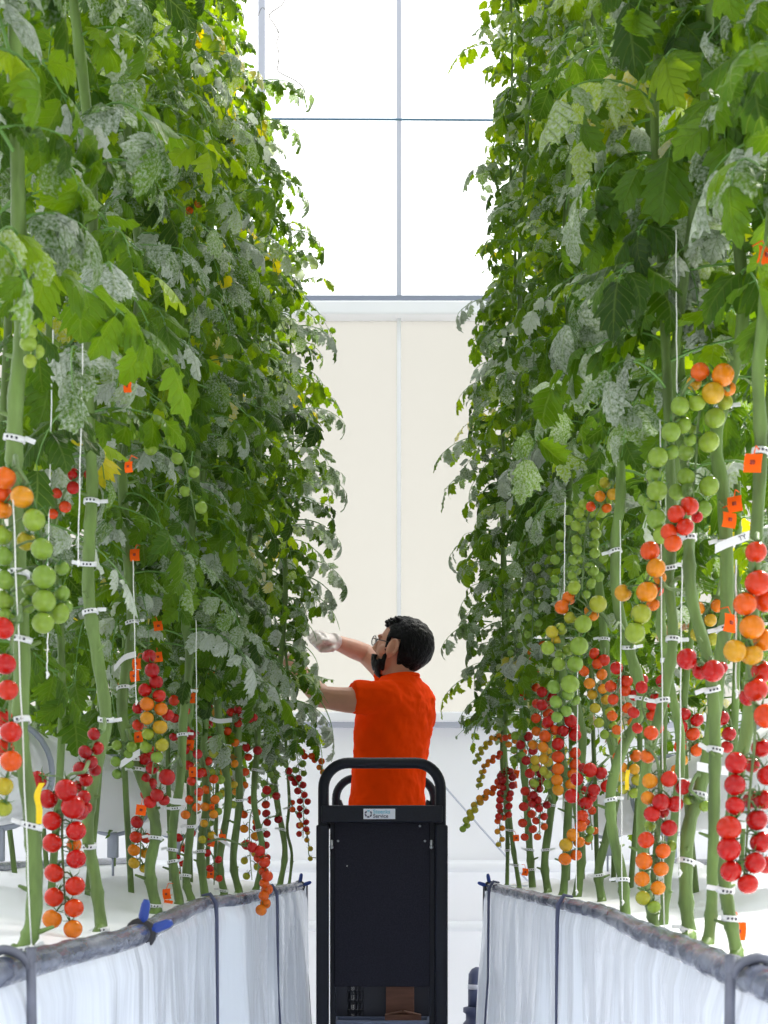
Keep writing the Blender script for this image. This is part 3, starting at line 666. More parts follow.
RIGHT = [
 ('R1', [(737, 958), (728, 915), (726, 870), (735, 800), (748, 710), (751, 640), (757, 560), (761, 450), (756, 370), (767, 280)], 7.5, (452, 890, 918), (1.70, .040, near(protR, .8)), 'nearest tomato plant of the right row, big red truss hanging in front'),
 ('R2', [(706, 948), (712, 900), (716, 800), (714, 720), (706, 660), (693, 600), (690, 545), (688, 505, .10), (682, 450, .28), (674, 380, .36)], 6.8, (536, 690, 750), (1.72, .042, near(protR, .8)), 'second tomato stem of the right row, slanting, with a small red pair'),
 ('R3', [(689, 940), (687, 890), (689, 830), (701, 780), (712, 730), (722, 660), (727, 600), (722, 500), (716, 440), (728, 390), (742, 310)], 8, (405, 545, 628, 795, 862, 930), (1.70, .042, near(protR, .8)), 'thick tomato stem in the right row, third from the camera, arched green trusses'),
 ('R4', [(657, 936), (652, 910), (645, 880), (640, 820), (648, 760), (664, 700), (672, 640), (668, 580), (673, 520)], 6, (568, 640, 700), (1.72, .044, protR), 'fourth tomato stem in the right row, orange and red truss in front'),
 ('R5', [(664, 930), (668, 880), (676, 800), (680, 740), (672, 690), (666, 650), (660, 600)], 5.4, (660, 782), (1.72, .045, protR), 'fifth tomato stem from the camera in the right row'),
 ('R6', [(626, 920), (622, 880), (612, 830), (612, 790), (622, 750), (641, 705), (630, 650), (618, 600), (615, 540), (620, 480)], 6, (552, 647, 700, 800, 880), (1.72, .05, protR), 'sixth tomato stem in the right row, orange and green fruit at its bend'),
 ('R7', [(603, 904), (599, 870), (608, 830), (617, 780), (608, 720), (606, 670), (602, 620)], 5, (640, 730, 790, 875), (1.68, .05, protR), 'seventh tomato stem of the right row, red arc of fruit before it'),
 ('R8', [(577, 898), (581, 850), (577, 800), (583, 740), (574, 690), (575, 620)], 5, (640, 700, 840), (1.62, .05, protR), 'eighth tomato stem of the right row, long green truss above'),
 ('R9', [(563, 896), (566, 850), (568, 790), (560, 740), (563, 680)], 4.4, (800, 845), (1.58, .05, protR), 'ninth tomato stem in the right row, behind a heavy two-ranked truss'),
 ('R10', [(548, 894), (545, 860), (552, 800), (548, 740), (556, 690)], 4.4, (730, 805, 850), (1.5, .05, protR), 'tenth tomato stem in the right row, dark red column beside it'),
 ('R11', [(533, 891), (530, 850), (526, 800), (522, 740), (524, 700)], 4, (707, 850, 870), (1.46, .05, protR), 'eleventh tomato stem from the camera in the right row'),
 ('R12', [(520, 889), (512, 840), (507, 790), (505, 740), (507, 690)], 2.6, (830, 865), (1.4, .05, protR), 'twelfth tomato stem of the right row, arched red truss reaching into the aisle'),
 ('R13', [(507, 887), (507, 830), (502, 760), (504, 700)], 2.2, (800, 850), (1.33, .042, protR), 'thin last tomato stem at the far end of the right row'),
]
for pid, px, r, clips, leaf, label in LEFT: plant(pid, 'left', px, r, label, clips, leaf)
for pid, px, r, clips, leaf, label in RIGHT: plant(pid, 'right', px, r, label, clips, leaf)
def back_plant(pid, side, x, y, z0, step, label, prot, group=None, base=.9, top=ZTOP):
    """plants whose lower stem is hidden or out of frame"""
    sg = -1 if side == 'left' else 1
    pts = [Vector((x + U(-.02, .02) + sg * lean(base + (top - base) * i / 9, sg), y + U(-.03, .03), base + (top - base) * i / 9)) for i in range(10)]
    path = spline(pts, 6); root = thing('tomato_plant', path[0], label, 'plant', group); off = Vector(root.location)
    mb = MB(); mb.tube(path, [.008 - .004 * i / len(path) for i in range(len(path))], 8); mb.build('stem', M['stem'], root, off)
    fo = Foliage(); PLANTS[pid] = dict(root=root, path=path, D=y, sg=sg, rad=.008, fo=fo)
    grow_leaves(fo, path, z0, top, sg, step, prot, 1, y)
for side, sg in (('left', -1), ('right', 1)):
    n0 = -1 if side == 'left' else 1
    for i, y in enumerate((1.42, 1.72)):
        back_plant('%s_n%d' % (side, i), side, sg * .47, y, 1.66 if side == 'left' else 1.68, .042, 'tomato foliage closest to the camera at the %s edge, %s' % (side, ('grey mildewed leaves overhead', 'large blurred leaves')[i]), lambda z: .15, base=.864, top=2.7)
    for i in range(9):
        y = 2.75 + i * .43
        back_plant('%s_m%d' % (side, i), side, sg * .67, y, (1.28 if side == 'left' else 1.52) + U(0, .1), .055 if side == 'left' else .075, '%s tomato plant of the line just behind the %s row stems' % (ORD[i], side), lambda z: .3, base=.868)
    for i in range(6):
        y = 4.5 + i * .45
        back_plant('%s_o%d' % (side, i), side, sg * 1.08, y, 1.22 + U(0, .1), .075, '%s tomato plant along the outer edge of the %s gutter' % (ORD[i], side), lambda z: .4, base=.925)
# sprigs reaching into the aisle at the row ends
def sprig(pid, u0, v0, u1, v1, D, size=.06, tint=.5, dust=.3, droop=1.2):
    a = P(u0, v0, D); b = P(u1, v1, D); d = b - a; L = d.length * 1.08; e = math.atan2(d.z, math.hypot(d.x, d.y)); az = math.atan2(d.y, d.x)
    PLANTS[pid]['fo'].leaf(a, az, e + droop / 2, L, droop, size, tint, dust, 4 if L > .15 else 3)
for a in (('R13', 492, 622, 446, 646, 5.6, .06, .5, .35), ('R13', 498, 672, 446, 702, 5.6, .055, .72, 0), ('R12', 505, 690, 462, 722, 5.4, .055, .4, .3), ('R13', 500, 470, 448, 492, 5.6, .06, .6, .2),
          ('R12', 505, 440, 444, 458, 5.4, .06, .6, .4), ('R12', 505, 300, 460, 316, 5.4, .06, .4, .7), ('R13', 510, 50, 460, 58, 5.6, .055, .85, 0), ('R12', 505, 165, 470, 176, 5.4, .06, .6, .3),
          ('R13', 500, 530, 452, 560, 5.6, .06, .5, .4), ('R12', 510, 690, 478, 740, 5.4, .065, .3, .4), ('R12', 500, 600, 470, 640, 5.4, .06, .55, .3), ('R13', 505, 640, 478, 690, 5.4, .06, .4, .4),
          ('L11', 252, 84, 306, 97, 5.6, .07, .55, .1), ('L11', 258, 120, 296, 138, 5.6, .06, .6, .1), ('L11', 268, 175, 306, 204, 5.6, .06, .5, .2), ('L11', 290, 230, 322, 250, 5.6, .06, .5, .1), ('L11', 300, 330, 332, 345, 5.6, .06, .4, .4), ('L11', 300, 410, 342, 425, 5.6, .06, .5, .5),
          ('L11', 300, 470, 344, 496, 5.6, .06, .5, .5), ('L11', 300, 560, 342, 585, 5.6, .06, .45, .5), ('L11', 300, 610, 340, 668, 5.6, .06, .4, .6), ('L10', 296, 640, 338, 700, 5.4, .06, .35, .7),
          ('L11', 300, 680, 326, 760, 5.6, .065, .25, .8), ('L10', 285, 690, 312, 790, 5.4, .065, .3, .5), ('L11', 305, 655, 330, 715, 5.6, .065, .5, .7), ('L10', 270, 680, 280, 770, 5.3, .07, .3, .6), ('L9', 250, 660, 268, 740, 5.1, .07, .4, .5),
          ('L11', 300, 590, 336, 630, 5.75, .06, .4, .5), ('L11', 296, 520, 338, 545, 5.7, .06, .4, .6), ('L11', 296, 575, 334, 606, 5.6, .06, .35, .7), ('L11', 290, 640, 316, 668, 5.6, .065, .5, .6), ('L11', 292, 700, 330, 735, 5.6, .06, .3, .8), ('L11', 290, 615, 314, 640, 5.65, .06, .6, .3), ('R13', 498, 580, 462, 612, 5.6, .06, .6, .2), ('R13', 500, 380, 462, 398, 5.6, .06, .7, 0)): sprig(*a)
for pid, pl in PLANTS.items():
    if 'fo' in pl: pl['fo'].build('foliage', pl['root'], pl['root'].location)

# ------------------------------------------------------------------ trusses of the left row
d1 = PLANTS['L1']['D'] - .06; d2 = PLANTS['L2']['D'] - .06
truss('L1', [(18, 468), (30, 490), (42, 540), (46, 590), (46, 628)], [(5, 478, 23, .62, .0), (22, 497, 23, .48, -.01), (2, 493, 20, .68, .02), (3, 510, 18, .55, .02), (34, 520, 23, .16, -.01), (26, 541, 19, .32, .02), (2, 535, 20, .12, .01), (4, 556, 20, .05, .0), (5, 580, 20, .05, 0), (4, 600, 20, .06, .01), (6, 618, 20, .08, .01),
      (42, 549, 23, .1, -.01), (44, 577, 24, .08, -.015), (62, 568, 15, .05, .03), (44, 601, 24, .1, -.01), (62, 593, 16, .04, .02), (43, 623, 22, .12, -.01), (59, 613, 22, .08, .02), (28, 605, 17, .06, .03), (30, 588, 17, .06, .03), (66, 607, 14, .03, .04)], d1)
truss('L1', [(20, 615), (12, 640), (10, 700), (9, 760), (6, 800)], [(3, 628, 22, .84, -.01), (5, 664, 22, .82, -.01), (8, 690, 21, .8, -.02), (11, 732, 22, .8, -.01), (3, 718, 20, .84, .02), (11, 761, 22, .66, -.01), (4, 748, 20, .75, .02), (4, 786, 19, .38, .0), (3, 808, 18, .28, .01)], d1 - .05)
truss('L2', [(84, 772), (66, 780), (62, 830), (64, 880), (66, 915)], [(66, 790, 23, .83, -.02), (48, 799, 20, .86, .0), (52, 821, 20, .85, -.01), (73, 807, 24, .82, -.015), (80, 812, 17, .86, .03), (52, 843, 20, .83, -.01), (76, 831, 21, .83, -.01), (54, 873, 20, .80, -.01), (76, 859, 20, .81, -.01), (74, 845, 15, .6, .03), (54, 897, 20, .76, -.01), (75, 886, 20, .78, -.01), (52, 919, 20, .60, -.01), (74, 908, 20, .72, -.01), (73, 929, 19, .57, -.01), (38, 780, 18, .88, .03)], d2 - .1)
truss('L2', [(104, 730), (92, 745), (86, 770), (82, 800)], [(94, 734, 13, .92, 0), (97, 748, 14, .92, .01), (85, 752, 14, .94, -.01), (91, 762, 14, .93, 0), (80, 769, 15, .92, -.01), (86, 780, 14, .9, 0), (78, 787, 13, .9, .01), (84, 797, 14, .88, -.01), (95, 770, 13, .95, .03), (86, 808, 13, .86, 0)], d2 - .03)
d3 = PLANTS['L3']['D'] - .05
truss('L3', [(136, 640), (150, 655), (156, 700), (155, 745), (152, 775)], [(149, 656, 14, .92, 0), (152, 670, 15, .9, -.01), (156, 682, 14, .88, 0), (145, 690, 14, .86, 0), (159, 696, 14, .82, 0), (147, 704, 15, .55, -.01), (161, 709, 14, .57, 0), (147, 718, 14, .5, -.01), (160, 727, 15, .42, 0), (148, 734, 13, .22, 0), (162, 745, 14, .3, 0), (146, 747, 13, .14, .01), (157, 757, 13, .1, 0), (138, 708, 12, .9, .03), (138, 725, 12, .8, .03), (168, 715, 12, .85, .03)], d3 - .08)
auto('L3', [(128, 740), (122, 750), (122, 778)], 6, 12, .06, .02, d3, 6)
auto('L3', [(148, 750), (148, 775), (150, 800)], 6, 13, .92, .85, d3 + .05, 4)
truss('L4', [(176, 760), (166, 770), (156, 800)], [(167, 777, 17, .87, 0), (157, 795, 14, .87, 0), (152, 768, 13, .9, .02), (150, 802, 13, .84, .01), (164, 800, 12, .9, .02)], d3)
truss('L3', [(150, 810), (142, 822), (140, 868)], [(137, 822, 13, .87, 0), (136, 837, 13, .8, 0), (134, 850, 13, .58, 0), (145, 853, 11, .45, .02), (134, 863, 12, .42, 0), (144, 868, 10, .4, .02), (146, 838, 11, .75, .02)], d3 + .1)
dL = lambda k: PLANTS[k]['D'] - .04
auto('L2', [(88, 470), (66, 490), (56, 525)], 6, 13, .9, .68, d2 + .12, 6)
auto('L3', [(128, 440), (178, 452), (190, 490), (196, 520)], 7, 14, .12, .06, d3 - .1, 6)
auto('L1', [(22, 335), (34, 340), (34, 372)], 4, 17, .12, .2, d1, 4)
auto('L3', [(126, 425), (128, 385), (126, 392)], 2, 9, .72, .75, d3 - .1, 3)
auto('L5', [(186, 735), (196, 770), (190, 825)], 10, 11, .95, .6, dL('L5'), 5)
auto('L6', [(204, 760), (210, 790), (206, 850)], 10, 10, .85, .3, dL('L6'), 5)
auto('L8', [(238, 700), (232, 730), (230, 760), (226, 812)], 11, 9.5, .92, .2, dL('L8') - .04, 5)
auto('L8', [(238, 712), (248, 716), (256, 722)], 5, 9.5, .93, .88, dL('L8') - .06, 2.5)
auto('L9', [(256, 745), (242, 760), (240, 800)], 8, 9, .92, .5, dL('L9'), 4.5)
auto('L10', [(276, 790), (252, 810), (250, 850), (252, 880)], 14, 9, .93, .2, dL('L10') - .1, 5.5)
auto('L10', [(277, 815), (262, 825), (262, 870)], 10, 8.5, .95, .8, dL('L10') - .05, 5)
auto('L6', [(245, 846), (256, 848), (264, 866), (266, 887), (262, 915)], 12, 11.5, .87, .54, 4.05, 1.6, jit=.04, d1=11)
auto('L11', [(287, 775), (295, 778), (303, 800), (303, 838)], 16, 7.5, .9, .8, dL('L11') - .05, 3.4)
auto('L11', [(289, 800), (307, 835), (309, 855), (316, 858)], 8, 6, .76, .3, dL('L11') - .05, 1.6, jit=.08)
auto('L11', [(300, 752), (310, 757), (320, 762), (322, 776)], 7, 7, .84, .5, dL('L11') - .07, 1.5, jit=.08)
auto('L7', [(222, 745), (214, 780), (214, 830)], 10, 10, .25, .05, dL('L7'), 5)
auto('L6', [(204, 690), (205, 720), (206, 745)], 7, 9, .97, .9, dL('L6') + .1, 4.5)
auto('L4', [(182, 690), (180, 715), (178, 745)], 6, 11, .7, .95, dL('L4') + .15, 6)
auto('L11', [(287, 730), (296, 750), (300, 780)], 9, 8, .1, .03, dL('L11'), 4)
auto('L10', [(276, 735), (268, 770), (268, 800)], 10, 8, .12, .03, dL('L10'), 4)
auto('L5', [(188, 830), (180, 850), (181, 880)], 6, 9, .9, .8, dL('L5') + .1, 4)
auto('L6', [(203, 840), (214, 860), (214, 885)], 5, 9, .93, .75, dL('L6') + .1, 4)
auto('left_m3', [(170, 205), (160, 200), (152, 225)], 6, 9, .1, .05, 4.0, 4, attach=False)
auto('left_m2', [(196, 180), (194, 190), (193, 215)], 6, 9, .2, .7, 4.0, 4, attach=False)
# ------------------------------------------------------------------ trusses of the right row
e3 = PLANTS['R3']['D'] - .07
truss('R3', [(728, 390), (712, 376), (690, 382), (676, 410), (664, 450), (656, 500), (656, 540)], [(723, 375, 23, .52, -.01), (700, 372, 19, .66, .0), (713, 393, 22, .43, -.01), (729, 389, 14, .56, .03), (694, 383, 15, .4, .03), (680, 406, 19, .1, -.01), (697, 403, 17, .14, .0), (671, 432, 20, .08, -.01), (683, 425, 17, .08, .01), (658, 457, 20, .1, -.01), (671, 452, 16, .06, .01), (657, 491, 21, .1, -.01), (655, 476, 18, .06, .01), (652, 508, 18, .04, .01), (656, 519, 20, .08, -.01), (662, 535, 19, .1, -.01), (690, 440, 13, .06, .03), (644, 500, 13, .05, .04)], e3 - .03)
truss('R3', [(715, 385), (700, 410), (696, 460), (693, 500)], [(725, 402, 16, .2, .0), (715, 418, 21, .14, -.01), (709, 442, 21, .15, -.01), (686, 452, 18, .08, .01), (686, 477, 19, .08, 0), (677, 492, 17, .08, .01), (709, 486, 21, .08, -.01), (703, 509, 18, .07, -.005), (690, 430, 15, .08, .02)], e3 + .02)
truss('R2', [(692, 500), (684, 505), (676, 525), (672, 545)], [(676, 514, 18, .74, -.01), (689, 506, 20, .8, 0), (669, 532, 17, .72, 0), (685, 527, 18, .76, -.01), (673, 543, 18, .7, 0), (697, 517, 12, .84, .03)], PLANTS['R2']['D'] - .05)
e6 = PLANTS['R6']['D']
truss('R4', [(690, 590), (668, 588), (652, 570), (640, 610), (634, 640)], [(650, 551, 20, .65, 0), (656, 568, 20, .53, -.01), (647, 592, 22, .52, -.01), (623, 593, 17, .48, .02), (653, 604, 14, .6, .03), (660, 578, 13, .5, .03), (641, 614, 21, .22, -.01), (635, 633, 21, .16, -.01), (658, 590, 12, .7, .04)], PLANTS['R4']['D'] - .08)
auto('R6', [(616, 490), (596, 498), (586, 530), (582, 590)], 20, 12, .2, .06, e6 + .1, 9, jit=.25)
auto('R6', [(618, 480), (612, 486), (604, 500), (596, 515)], 6, 12, .2, .75, e6 + .05, 7)
auto('R7', [(604, 500), (576, 515), (566, 560), (560, 600)], 16, 11, .12, .04, PLANTS['R7']['D'] - .1, 8, jit=.25)
auto('R7', [(605, 570), (590, 560), (582, 580), (578, 600)], 9, 11, .08, .05, PLANTS['R7']['D'] - .2, 8, jit=.2)
truss('R6', [(612, 630), (598, 610), (584, 620), (578, 660), (572, 700)], [(598, 604, 18, .25, -.01), (583, 624, 18, .1, -.02), (590, 611, 12, .5, .02), (593, 615, 12, .55, .02), (569, 598, 14, .6, .02), (562, 607, 15, .6, .01), (570, 618, 13, .25, .01), (552, 632, 13, .3, 0), (556, 640, 10, .4, .01), (561, 629, 13, .18, .01), (579, 646, 19, .08, -.02), (548, 648, 14, .15, 0), (568, 650, 12, .1, .02), (575, 664, 17, .07, -.01), (570, 684, 19, .06, -.02), (559, 664, 14, .1, 0), (560, 655, 11, .06, .02), (554, 687, 14, .03, 0), (568, 694, 13, .04, 0), (556, 702, 13, .03, 0), (566, 711, 12, .03, 0), (557, 717, 12, .03, 0), (575, 700, 11, .05, .02), (574, 588, 14, .22, 0)], e6 - .1)
e8 = PLANTS['R8']['D'] - .25
truss('R8', [(574, 690), (564, 705), (564, 760), (563, 810)], [(571, 721, 13, .84, -.01), (575, 735, 13, .83, 0), (563, 731, 12, .85, 0), (574, 728, 12, .86, .01), (558, 744, 13, .82, -.01), (545, 736, 12, .68, 0), (548, 722, 12, .82, .01), (542, 705, 12, .9, .01), (555, 730, 11, .72, .01), (543, 747, 11, .52, 0), (558, 757, 13, .72, -.01), (575, 753, 12, .76, 0), (558, 769, 12.5, .62, -.01), (575, 764, 12, .68, 0), (557, 780, 12, .56, -.01), (573, 774, 12, .62, 0), (558, 790, 12, .46, -.01), (571, 784, 12, .52, 0), (570, 797, 11, .24, 0), (544, 759, 11, .4, .01), (544, 771, 10, .25, .01), (548, 784, 10, .12, .01), (565, 716, 10, .88, .02), (553, 716, 10, .85, .02)], e8)
truss('R7', [(606, 760), (596, 772), (584, 800), (576, 850)], [(577, 779, 14, .85, -.01), (590, 770, 15, .84, -.01), (601, 773, 13, .85, 0), (607, 786, 14, .83, 0), (594, 790, 13, .84, -.01), (572, 796, 15, .82, -.01), (586, 803, 14, .83, 0), (591, 797, 12, .86, .01), (582, 816, 13, .74, -.01), (581, 826, 12, .66, -.01), (573, 835, 13, .52, -.01), (566, 845, 14, .4, -.01), (579, 842, 12, .56, 0), (565, 859, 13, .6, -.01), (576, 855, 12, .64, 0), (590, 830, 9, .12, .02), (589, 838, 9, .1, .02), (583, 768, 10, .88, .02)], PLANTS['R7']['D'] - .3)
auto('R12', [(506, 770), (496, 788), (482, 798), (470, 815), (463, 832)], 18, 7.5, .93, .1, PLANTS['R12']['D'] - .06, 1.4, jit=.06, d1=7)
auto('R13', [(504, 752), (496, 757), (484, 768), (478, 790)], 14, 6, .86, .2, PLANTS['R13']['D'] - .05, 1.3, jit=.06)
auto('R13', [(503, 738), (494, 738), (482, 750), (475, 765)], 12, 6, .6, .18, PLANTS['R13']['D'] - .03, 1.3, jit=.06)
auto('R12', [(506, 770), (507, 785), (502, 820)], 14, 8.5, .97, .78, PLANTS['R12']['D'] - .1, 5)
auto('R12', [(506, 805), (500, 822), (501, 848)], 8, 6.5, .9, .3, PLANTS['R12']['D'] - .08, 2.4)
auto('R11', [(522, 735), (534, 770), (527, 800), (530, 845)], 14, 10.5, .9, .72, PLANTS['R11']['D'] - .25, 4)
auto('R10', [(548, 770), (537, 782), (536, 815)], 9, 10, .97, .86, PLANTS['R10']['D'] - .15, 3)
auto('R10', [(546, 800), (540, 815), (540, 840)], 6, 9, .94, .6, PLANTS['R10']['D'] - .1, 3.5)
auto('R10', [(553, 690), (543, 698), (541, 730), (542, 790)], 16, 11, .95, .2, PLANTS['R10']['D'] - .2, 6, jit=.2)
auto('R11', [(526, 700), (530, 690), (540, 640), (528, 672)], 9, 9.5, .78, .52, PLANTS['R11']['D'] - .1, 4, attach=False)
auto('R11', [(524, 720), (518, 735), (517, 765)], 8, 9, .2, .02, PLANTS['R11']['D'] - .1, 3.5)
auto('R12', [(506, 640), (506, 660), (503, 735)], 16, 8, .06, .02, PLANTS['R12']['D'] - .05, 3.5)
auto('R11', [(522, 560), (516, 620), (514, 660)], 12, 8, .08, .03, PLANTS['R11']['D'] - .1, 4)
auto('R9', [(562, 560), (536, 580), (532, 640)], 12, 10, .1, .04, PLANTS['R9']['D'] - .15, 5)
auto('R10', [(555, 640), (526, 600), (524, 560), (530, 530)], 12, 9, .06, .03, PLANTS['R10']['D'] - .1, 5, attach=False)
auto('R12', [(506, 740), (512, 735), (511, 755)], 5, 7, .75, .4, PLANTS['R12']['D'] - .12, 2.4)
auto('R7', [(604, 655), (592, 665), (600, 700), (612, 745)], 15, 12, .8, .08, PLANTS['R7']['D'] - .12, 6.5, jit=.2)
auto('R8', [(580, 790), (590, 815), (592, 850)], 6, 9, .9, .55, PLANTS['R8']['D'] - .05, 4)
auto('R6', [(640, 690), (626, 672), (618, 690), (626, 735)], 12, 13, .88, .6, e6 + .25, 8, jit=.25)
auto('R6', [(620, 750), (628, 758), (628, 800)], 9, 13, .78, .12, e6 + .2, 7)
auto('R5', [(672, 690), (652, 690), (642, 705), (654, 740)], 9, 13, .9, .74, PLANTS['R5']['D'] + .2, 9, jit=.25)
truss('R5', [(676, 720), (688, 712), (690, 760)], [(684, 714, 14, .88, 0), (697, 720, 14, .88, 0), (681, 727, 14, .85, 0), (693, 734, 14, .72, 0), (697, 750, 14, .68, 0), (680, 747, 13, .68, 0), (682, 740, 10, .86, .02), (682, 760, 13, .46, 0), (676, 770, 11, .6, .01)], PLANTS['R5']['D'] + .1)
truss('R2', [(712, 672), (700, 662), (690, 665)], [(687, 659, 22, .84, 0), (713, 671, 23, .84, -.01), (701, 671, 18, .88, .02), (722, 668, 12, .9, .02)], PLANTS['R2']['D'] - .07)
truss('R4', [(646, 745), (658, 765), (658, 820), (654, 890), (652, 905)], [(651, 733, 15, .72, 0), (648, 756, 15, .66, .01), (650, 781, 16, .52, 0), (648, 798, 15, .5, 0), (669, 779, 17, .76, -.01), (683, 787, 16, .88, 0), (661, 802, 18, .86, -.015), (675, 804, 17, .88, -.01), (652, 814, 17, .84, -.01), (663, 812, 13, .86, .01), (669, 828, 17, .85, -.01), (646, 840, 17, .74, -.01), (663, 851, 16, .64, -.01), (671, 846, 12, .14, .02), (644, 861, 17, .6, -.01), (661, 869, 16, .6, -.01), (642, 879, 16, .55, -.01), (658, 888, 15, .52, -.01), (643, 898, 15, .28, -.01), (654, 907, 14, .16, -.01), (650, 826, 12, .12, .03)], PLANTS['R4']['D'] - .12)
truss('R1', [(757, 545), (752, 580), (746, 640), (755, 720), (750, 790), (746, 850), (744, 875)], [(756, 552, 22, .74, .0), (745, 604, 24, .66, -.01), (758, 583, 26, .74, -.01), (766, 600, 24, .72, .01), (752, 627, 25, .58, -.01), (735, 651, 24, .45, -.01), (752, 655, 22, .44, .0), (764, 640, 22, .6, .01), (762, 672, 23, .82, .02), (756, 690, 24, .8, .0), (766, 716, 25, .7, -.02), (748, 697, 18, .9, .03), (736, 763, 22, .87, -.01), (735, 785, 22, .86, -.01), (735, 806, 20, .86, -.01), (729, 828, 25, .81, -.015), (729, 849, 25, .80, -.015), (731, 871, 22, .83, -.01), (748, 884, 21, .8, -.01), (755, 863, 22, .84, -.01), (761, 842, 22, .84, 0), (757, 820, 22, .87, 0), (752, 800, 18, .92, .02), (764, 800, 20, .9, .01), (766, 865, 18, .86, .02), (768, 775, 22, .84, .0), (752, 765, 16, .9, .03), (761, 748, 20, .86, .01)], PLANTS['R1']['D'] - .09)
auto('R3', [(716, 600), (704, 615), (706, 640), (712, 660)], 6, 15, .62, .14, PLANTS['R3']['D'] + .15, 6)
truss('R3', [(722, 705), (730, 720), (732, 740)], [(722, 718, 15, .88, 0), (729, 734, 15, .86, 0), (727, 747, 13, .86, 0)], PLANTS['R3']['D'] + .1)
truss('R3', [(690, 790), (700, 800), (704, 812)], [(705, 806, 12, .1, 0), (688, 800, 10, .1, .02)], PLANTS['R3']['D'] - .03)
auto('right_n1', [(585, 12), (584, 28), (580, 58)], 7, 11, .1, .06, 3.3, 3, attach=False)

# ------------------------------------------------------------------ tags, strips, tapes, twine
def nearest_word(pid):
    i = int(pid[1:]) - 1; return '%s stem of the %s row' % (ORD[i], 'left' if pid[0] == 'L' else 'right')
TAGS = {'L3': [(135, 555, 'highest'), (137, 664, 'upper of a pair'), (135, 676, 'lower of a pair'), (139, 737, 'middle'), (141, 810, 'lowest')], 'L4': [(158, 626, 'highest'), (158, 657, 'second highest'), (167, 894, 'upper low'), (168, 906, 'lowest')],
        'L2': [(128, 387, 'tiny'), (129, 467, 'folded')], 'L5': [(192, 698, 'high'), (190, 745, 'middle'), (193, 772, 'square')], 'L6': [(211, 676, 'high square'), (198, 796, 'middle'), (212, 807, 'narrow')],
        'L7': [(211, 874, 'lowest'), (211, 842, 'middle'), (222, 838, 'upper')], 'L8': [(184, 848, 'tilted')],
        'R1': [(753, 463, 'high'), (765, 256, 'highest')], 'R3': [(735, 504, 'higher red'), (729, 520, 'lower bright'), (730, 623, 'middle square')], 'R2': [(738, 931, 'lowest')], 'R12': [(516, 774, 'upper small'), (514, 785, 'middle small'), (516, 838, 'low small')], 'R11': [(525, 752, 'small'), (525, 872, 'low small')]}
for pid, lst in TAGS.items():
    for (u, v, word) in lst:
        D = PLANTS[pid]['D'] - .045; c = P(u, v, D); s = .0105 * (.62 if word in ('tiny', 'folded', 'narrow', 'small') else 1); ry = Matrix.Rotation(U(-.5, .5), 3, 'Z') @ Matrix.Rotation(U(-.2, .2), 3, 'Y')
        hgt = s * U(1.0, 1.3)
        mb = MB()
        rows = []
        for i in range(5):
            f = i / 4; rows.append((f * 2 - 1) * hgt)
        vs = []
        for z in rows:
            b = .003 * math.sin((z / hgt + 1) * 1.6)
            for x in (-s, 0, s): vs.append(c + ry @ Vector((x, -b, z)))
        fs = [(i * 3 + j, i * 3 + j + 1, (i + 1) * 3 + j + 1, (i + 1) * 3 + j) for i in range(4) for j in range(2)]
        back = [q + ry @ Vector((0, .0006, 0)) for q in vs]
        mb.add(vs, fs, 0); mb.add(back, [f[::-1] for f in fs], 0)
        mb.tube([c + ry @ Vector((0, 0, hgt)), c + ry @ Vector((0, .01, hgt + .012)), c + ry @ Vector((0, .03, hgt + .012))], .0008, 4, 0)
        q = c + ry @ Vector((0, -.0042, 0)); mb.box(q, (s * .55, .0006, s * .5), 1, rot=ry)
        o = mb.build('plant_tag', [M['tag'], M['tagmark']], off=c); o.location = c
        tag(o, 'orange tag hanging beside the %s, %s' % (nearest_word(pid), word if 'pair' in word else 'the %s one' % word), 'tag', 'orange tags on the stems')
def strip(pid, pts, w, label, text=None, dD=.05):
    D = PLANTS[pid]['D'] - dD; mb = MB(); ws = [P(u, v, D) for u, v in pts]; sp = spline(ws, 5); c = sp[len(sp) // 2].copy(); h = w / FPX * D / 2
    up = [p + Vector((0, -.001, h)) for p in sp]; dn = [p + Vector((0, 0, -h)) for p in sp]; n = len(sp)
    mb.add(up + dn, [(i, i + 1, n + i + 1, n + i) for i in range(n - 1)]); bk = [p + Vector((0, .0008, 0)) for p in up + dn]
    mb.add(bk, [(i, n + i, n + i + 1, i + 1) for i in range(n - 1)])
    o = mb.build('label_strip', M['paper'], off=c); o.location = c; tag(o, label, 'label', 'white paper label strips')
    if text:
        cu = bpy.data.curves.new('lettering', 'FONT'); cu.body = text; cu.size = h * 1.5; cu.align_x = 'CENTER'; cu.align_y = 'CENTER'; cu.extrude = .0002; cu.materials.append(M['ink'])
        k = sp[-2] - sp[len(sp) // 2]; m_ = sp[int(n * .66)]
        letters(cu, o, m_ - c + Vector((0, -.003, 0)), (math.pi / 2, -math.atan2(k.z, k.x), 0))
strip('R3', [(715, 549), (728, 543), (742, 538), (760, 531)], 9, 'white strip with dark characters beside orange tags on the thick right row stem', 'TY', .06)
strip('R3', [(697, 766), (712, 769), (728, 771)], 9, 'blank white label behind the big red truss of the right row', None, .05)
strip('L7', [(178, 724), (190, 718), (204, 717), (218, 721), (232, 720)], 4.5, 'long white strip bridging several middle stems of the left row', '7', .1)
strip('L3', [(114, 669), (124, 658), (136, 654)], 6, 'white strip at the top of the third left stem beside orange tags', None, .06)
strip('L3', [(120, 765), (130, 758), (140, 752)], 7, 'slanted white strip low on the third left stem', None, .06)
strip('L4', [(131, 832), (142, 827), (157, 824)], 6, 'white strip crossing the stem above the dark lower truss, left row', None, .12)
strip('L4', [(165, 797), (172, 801), (185, 802)], 6, 'crumpled white strip on the fourth left stem', None, .06)
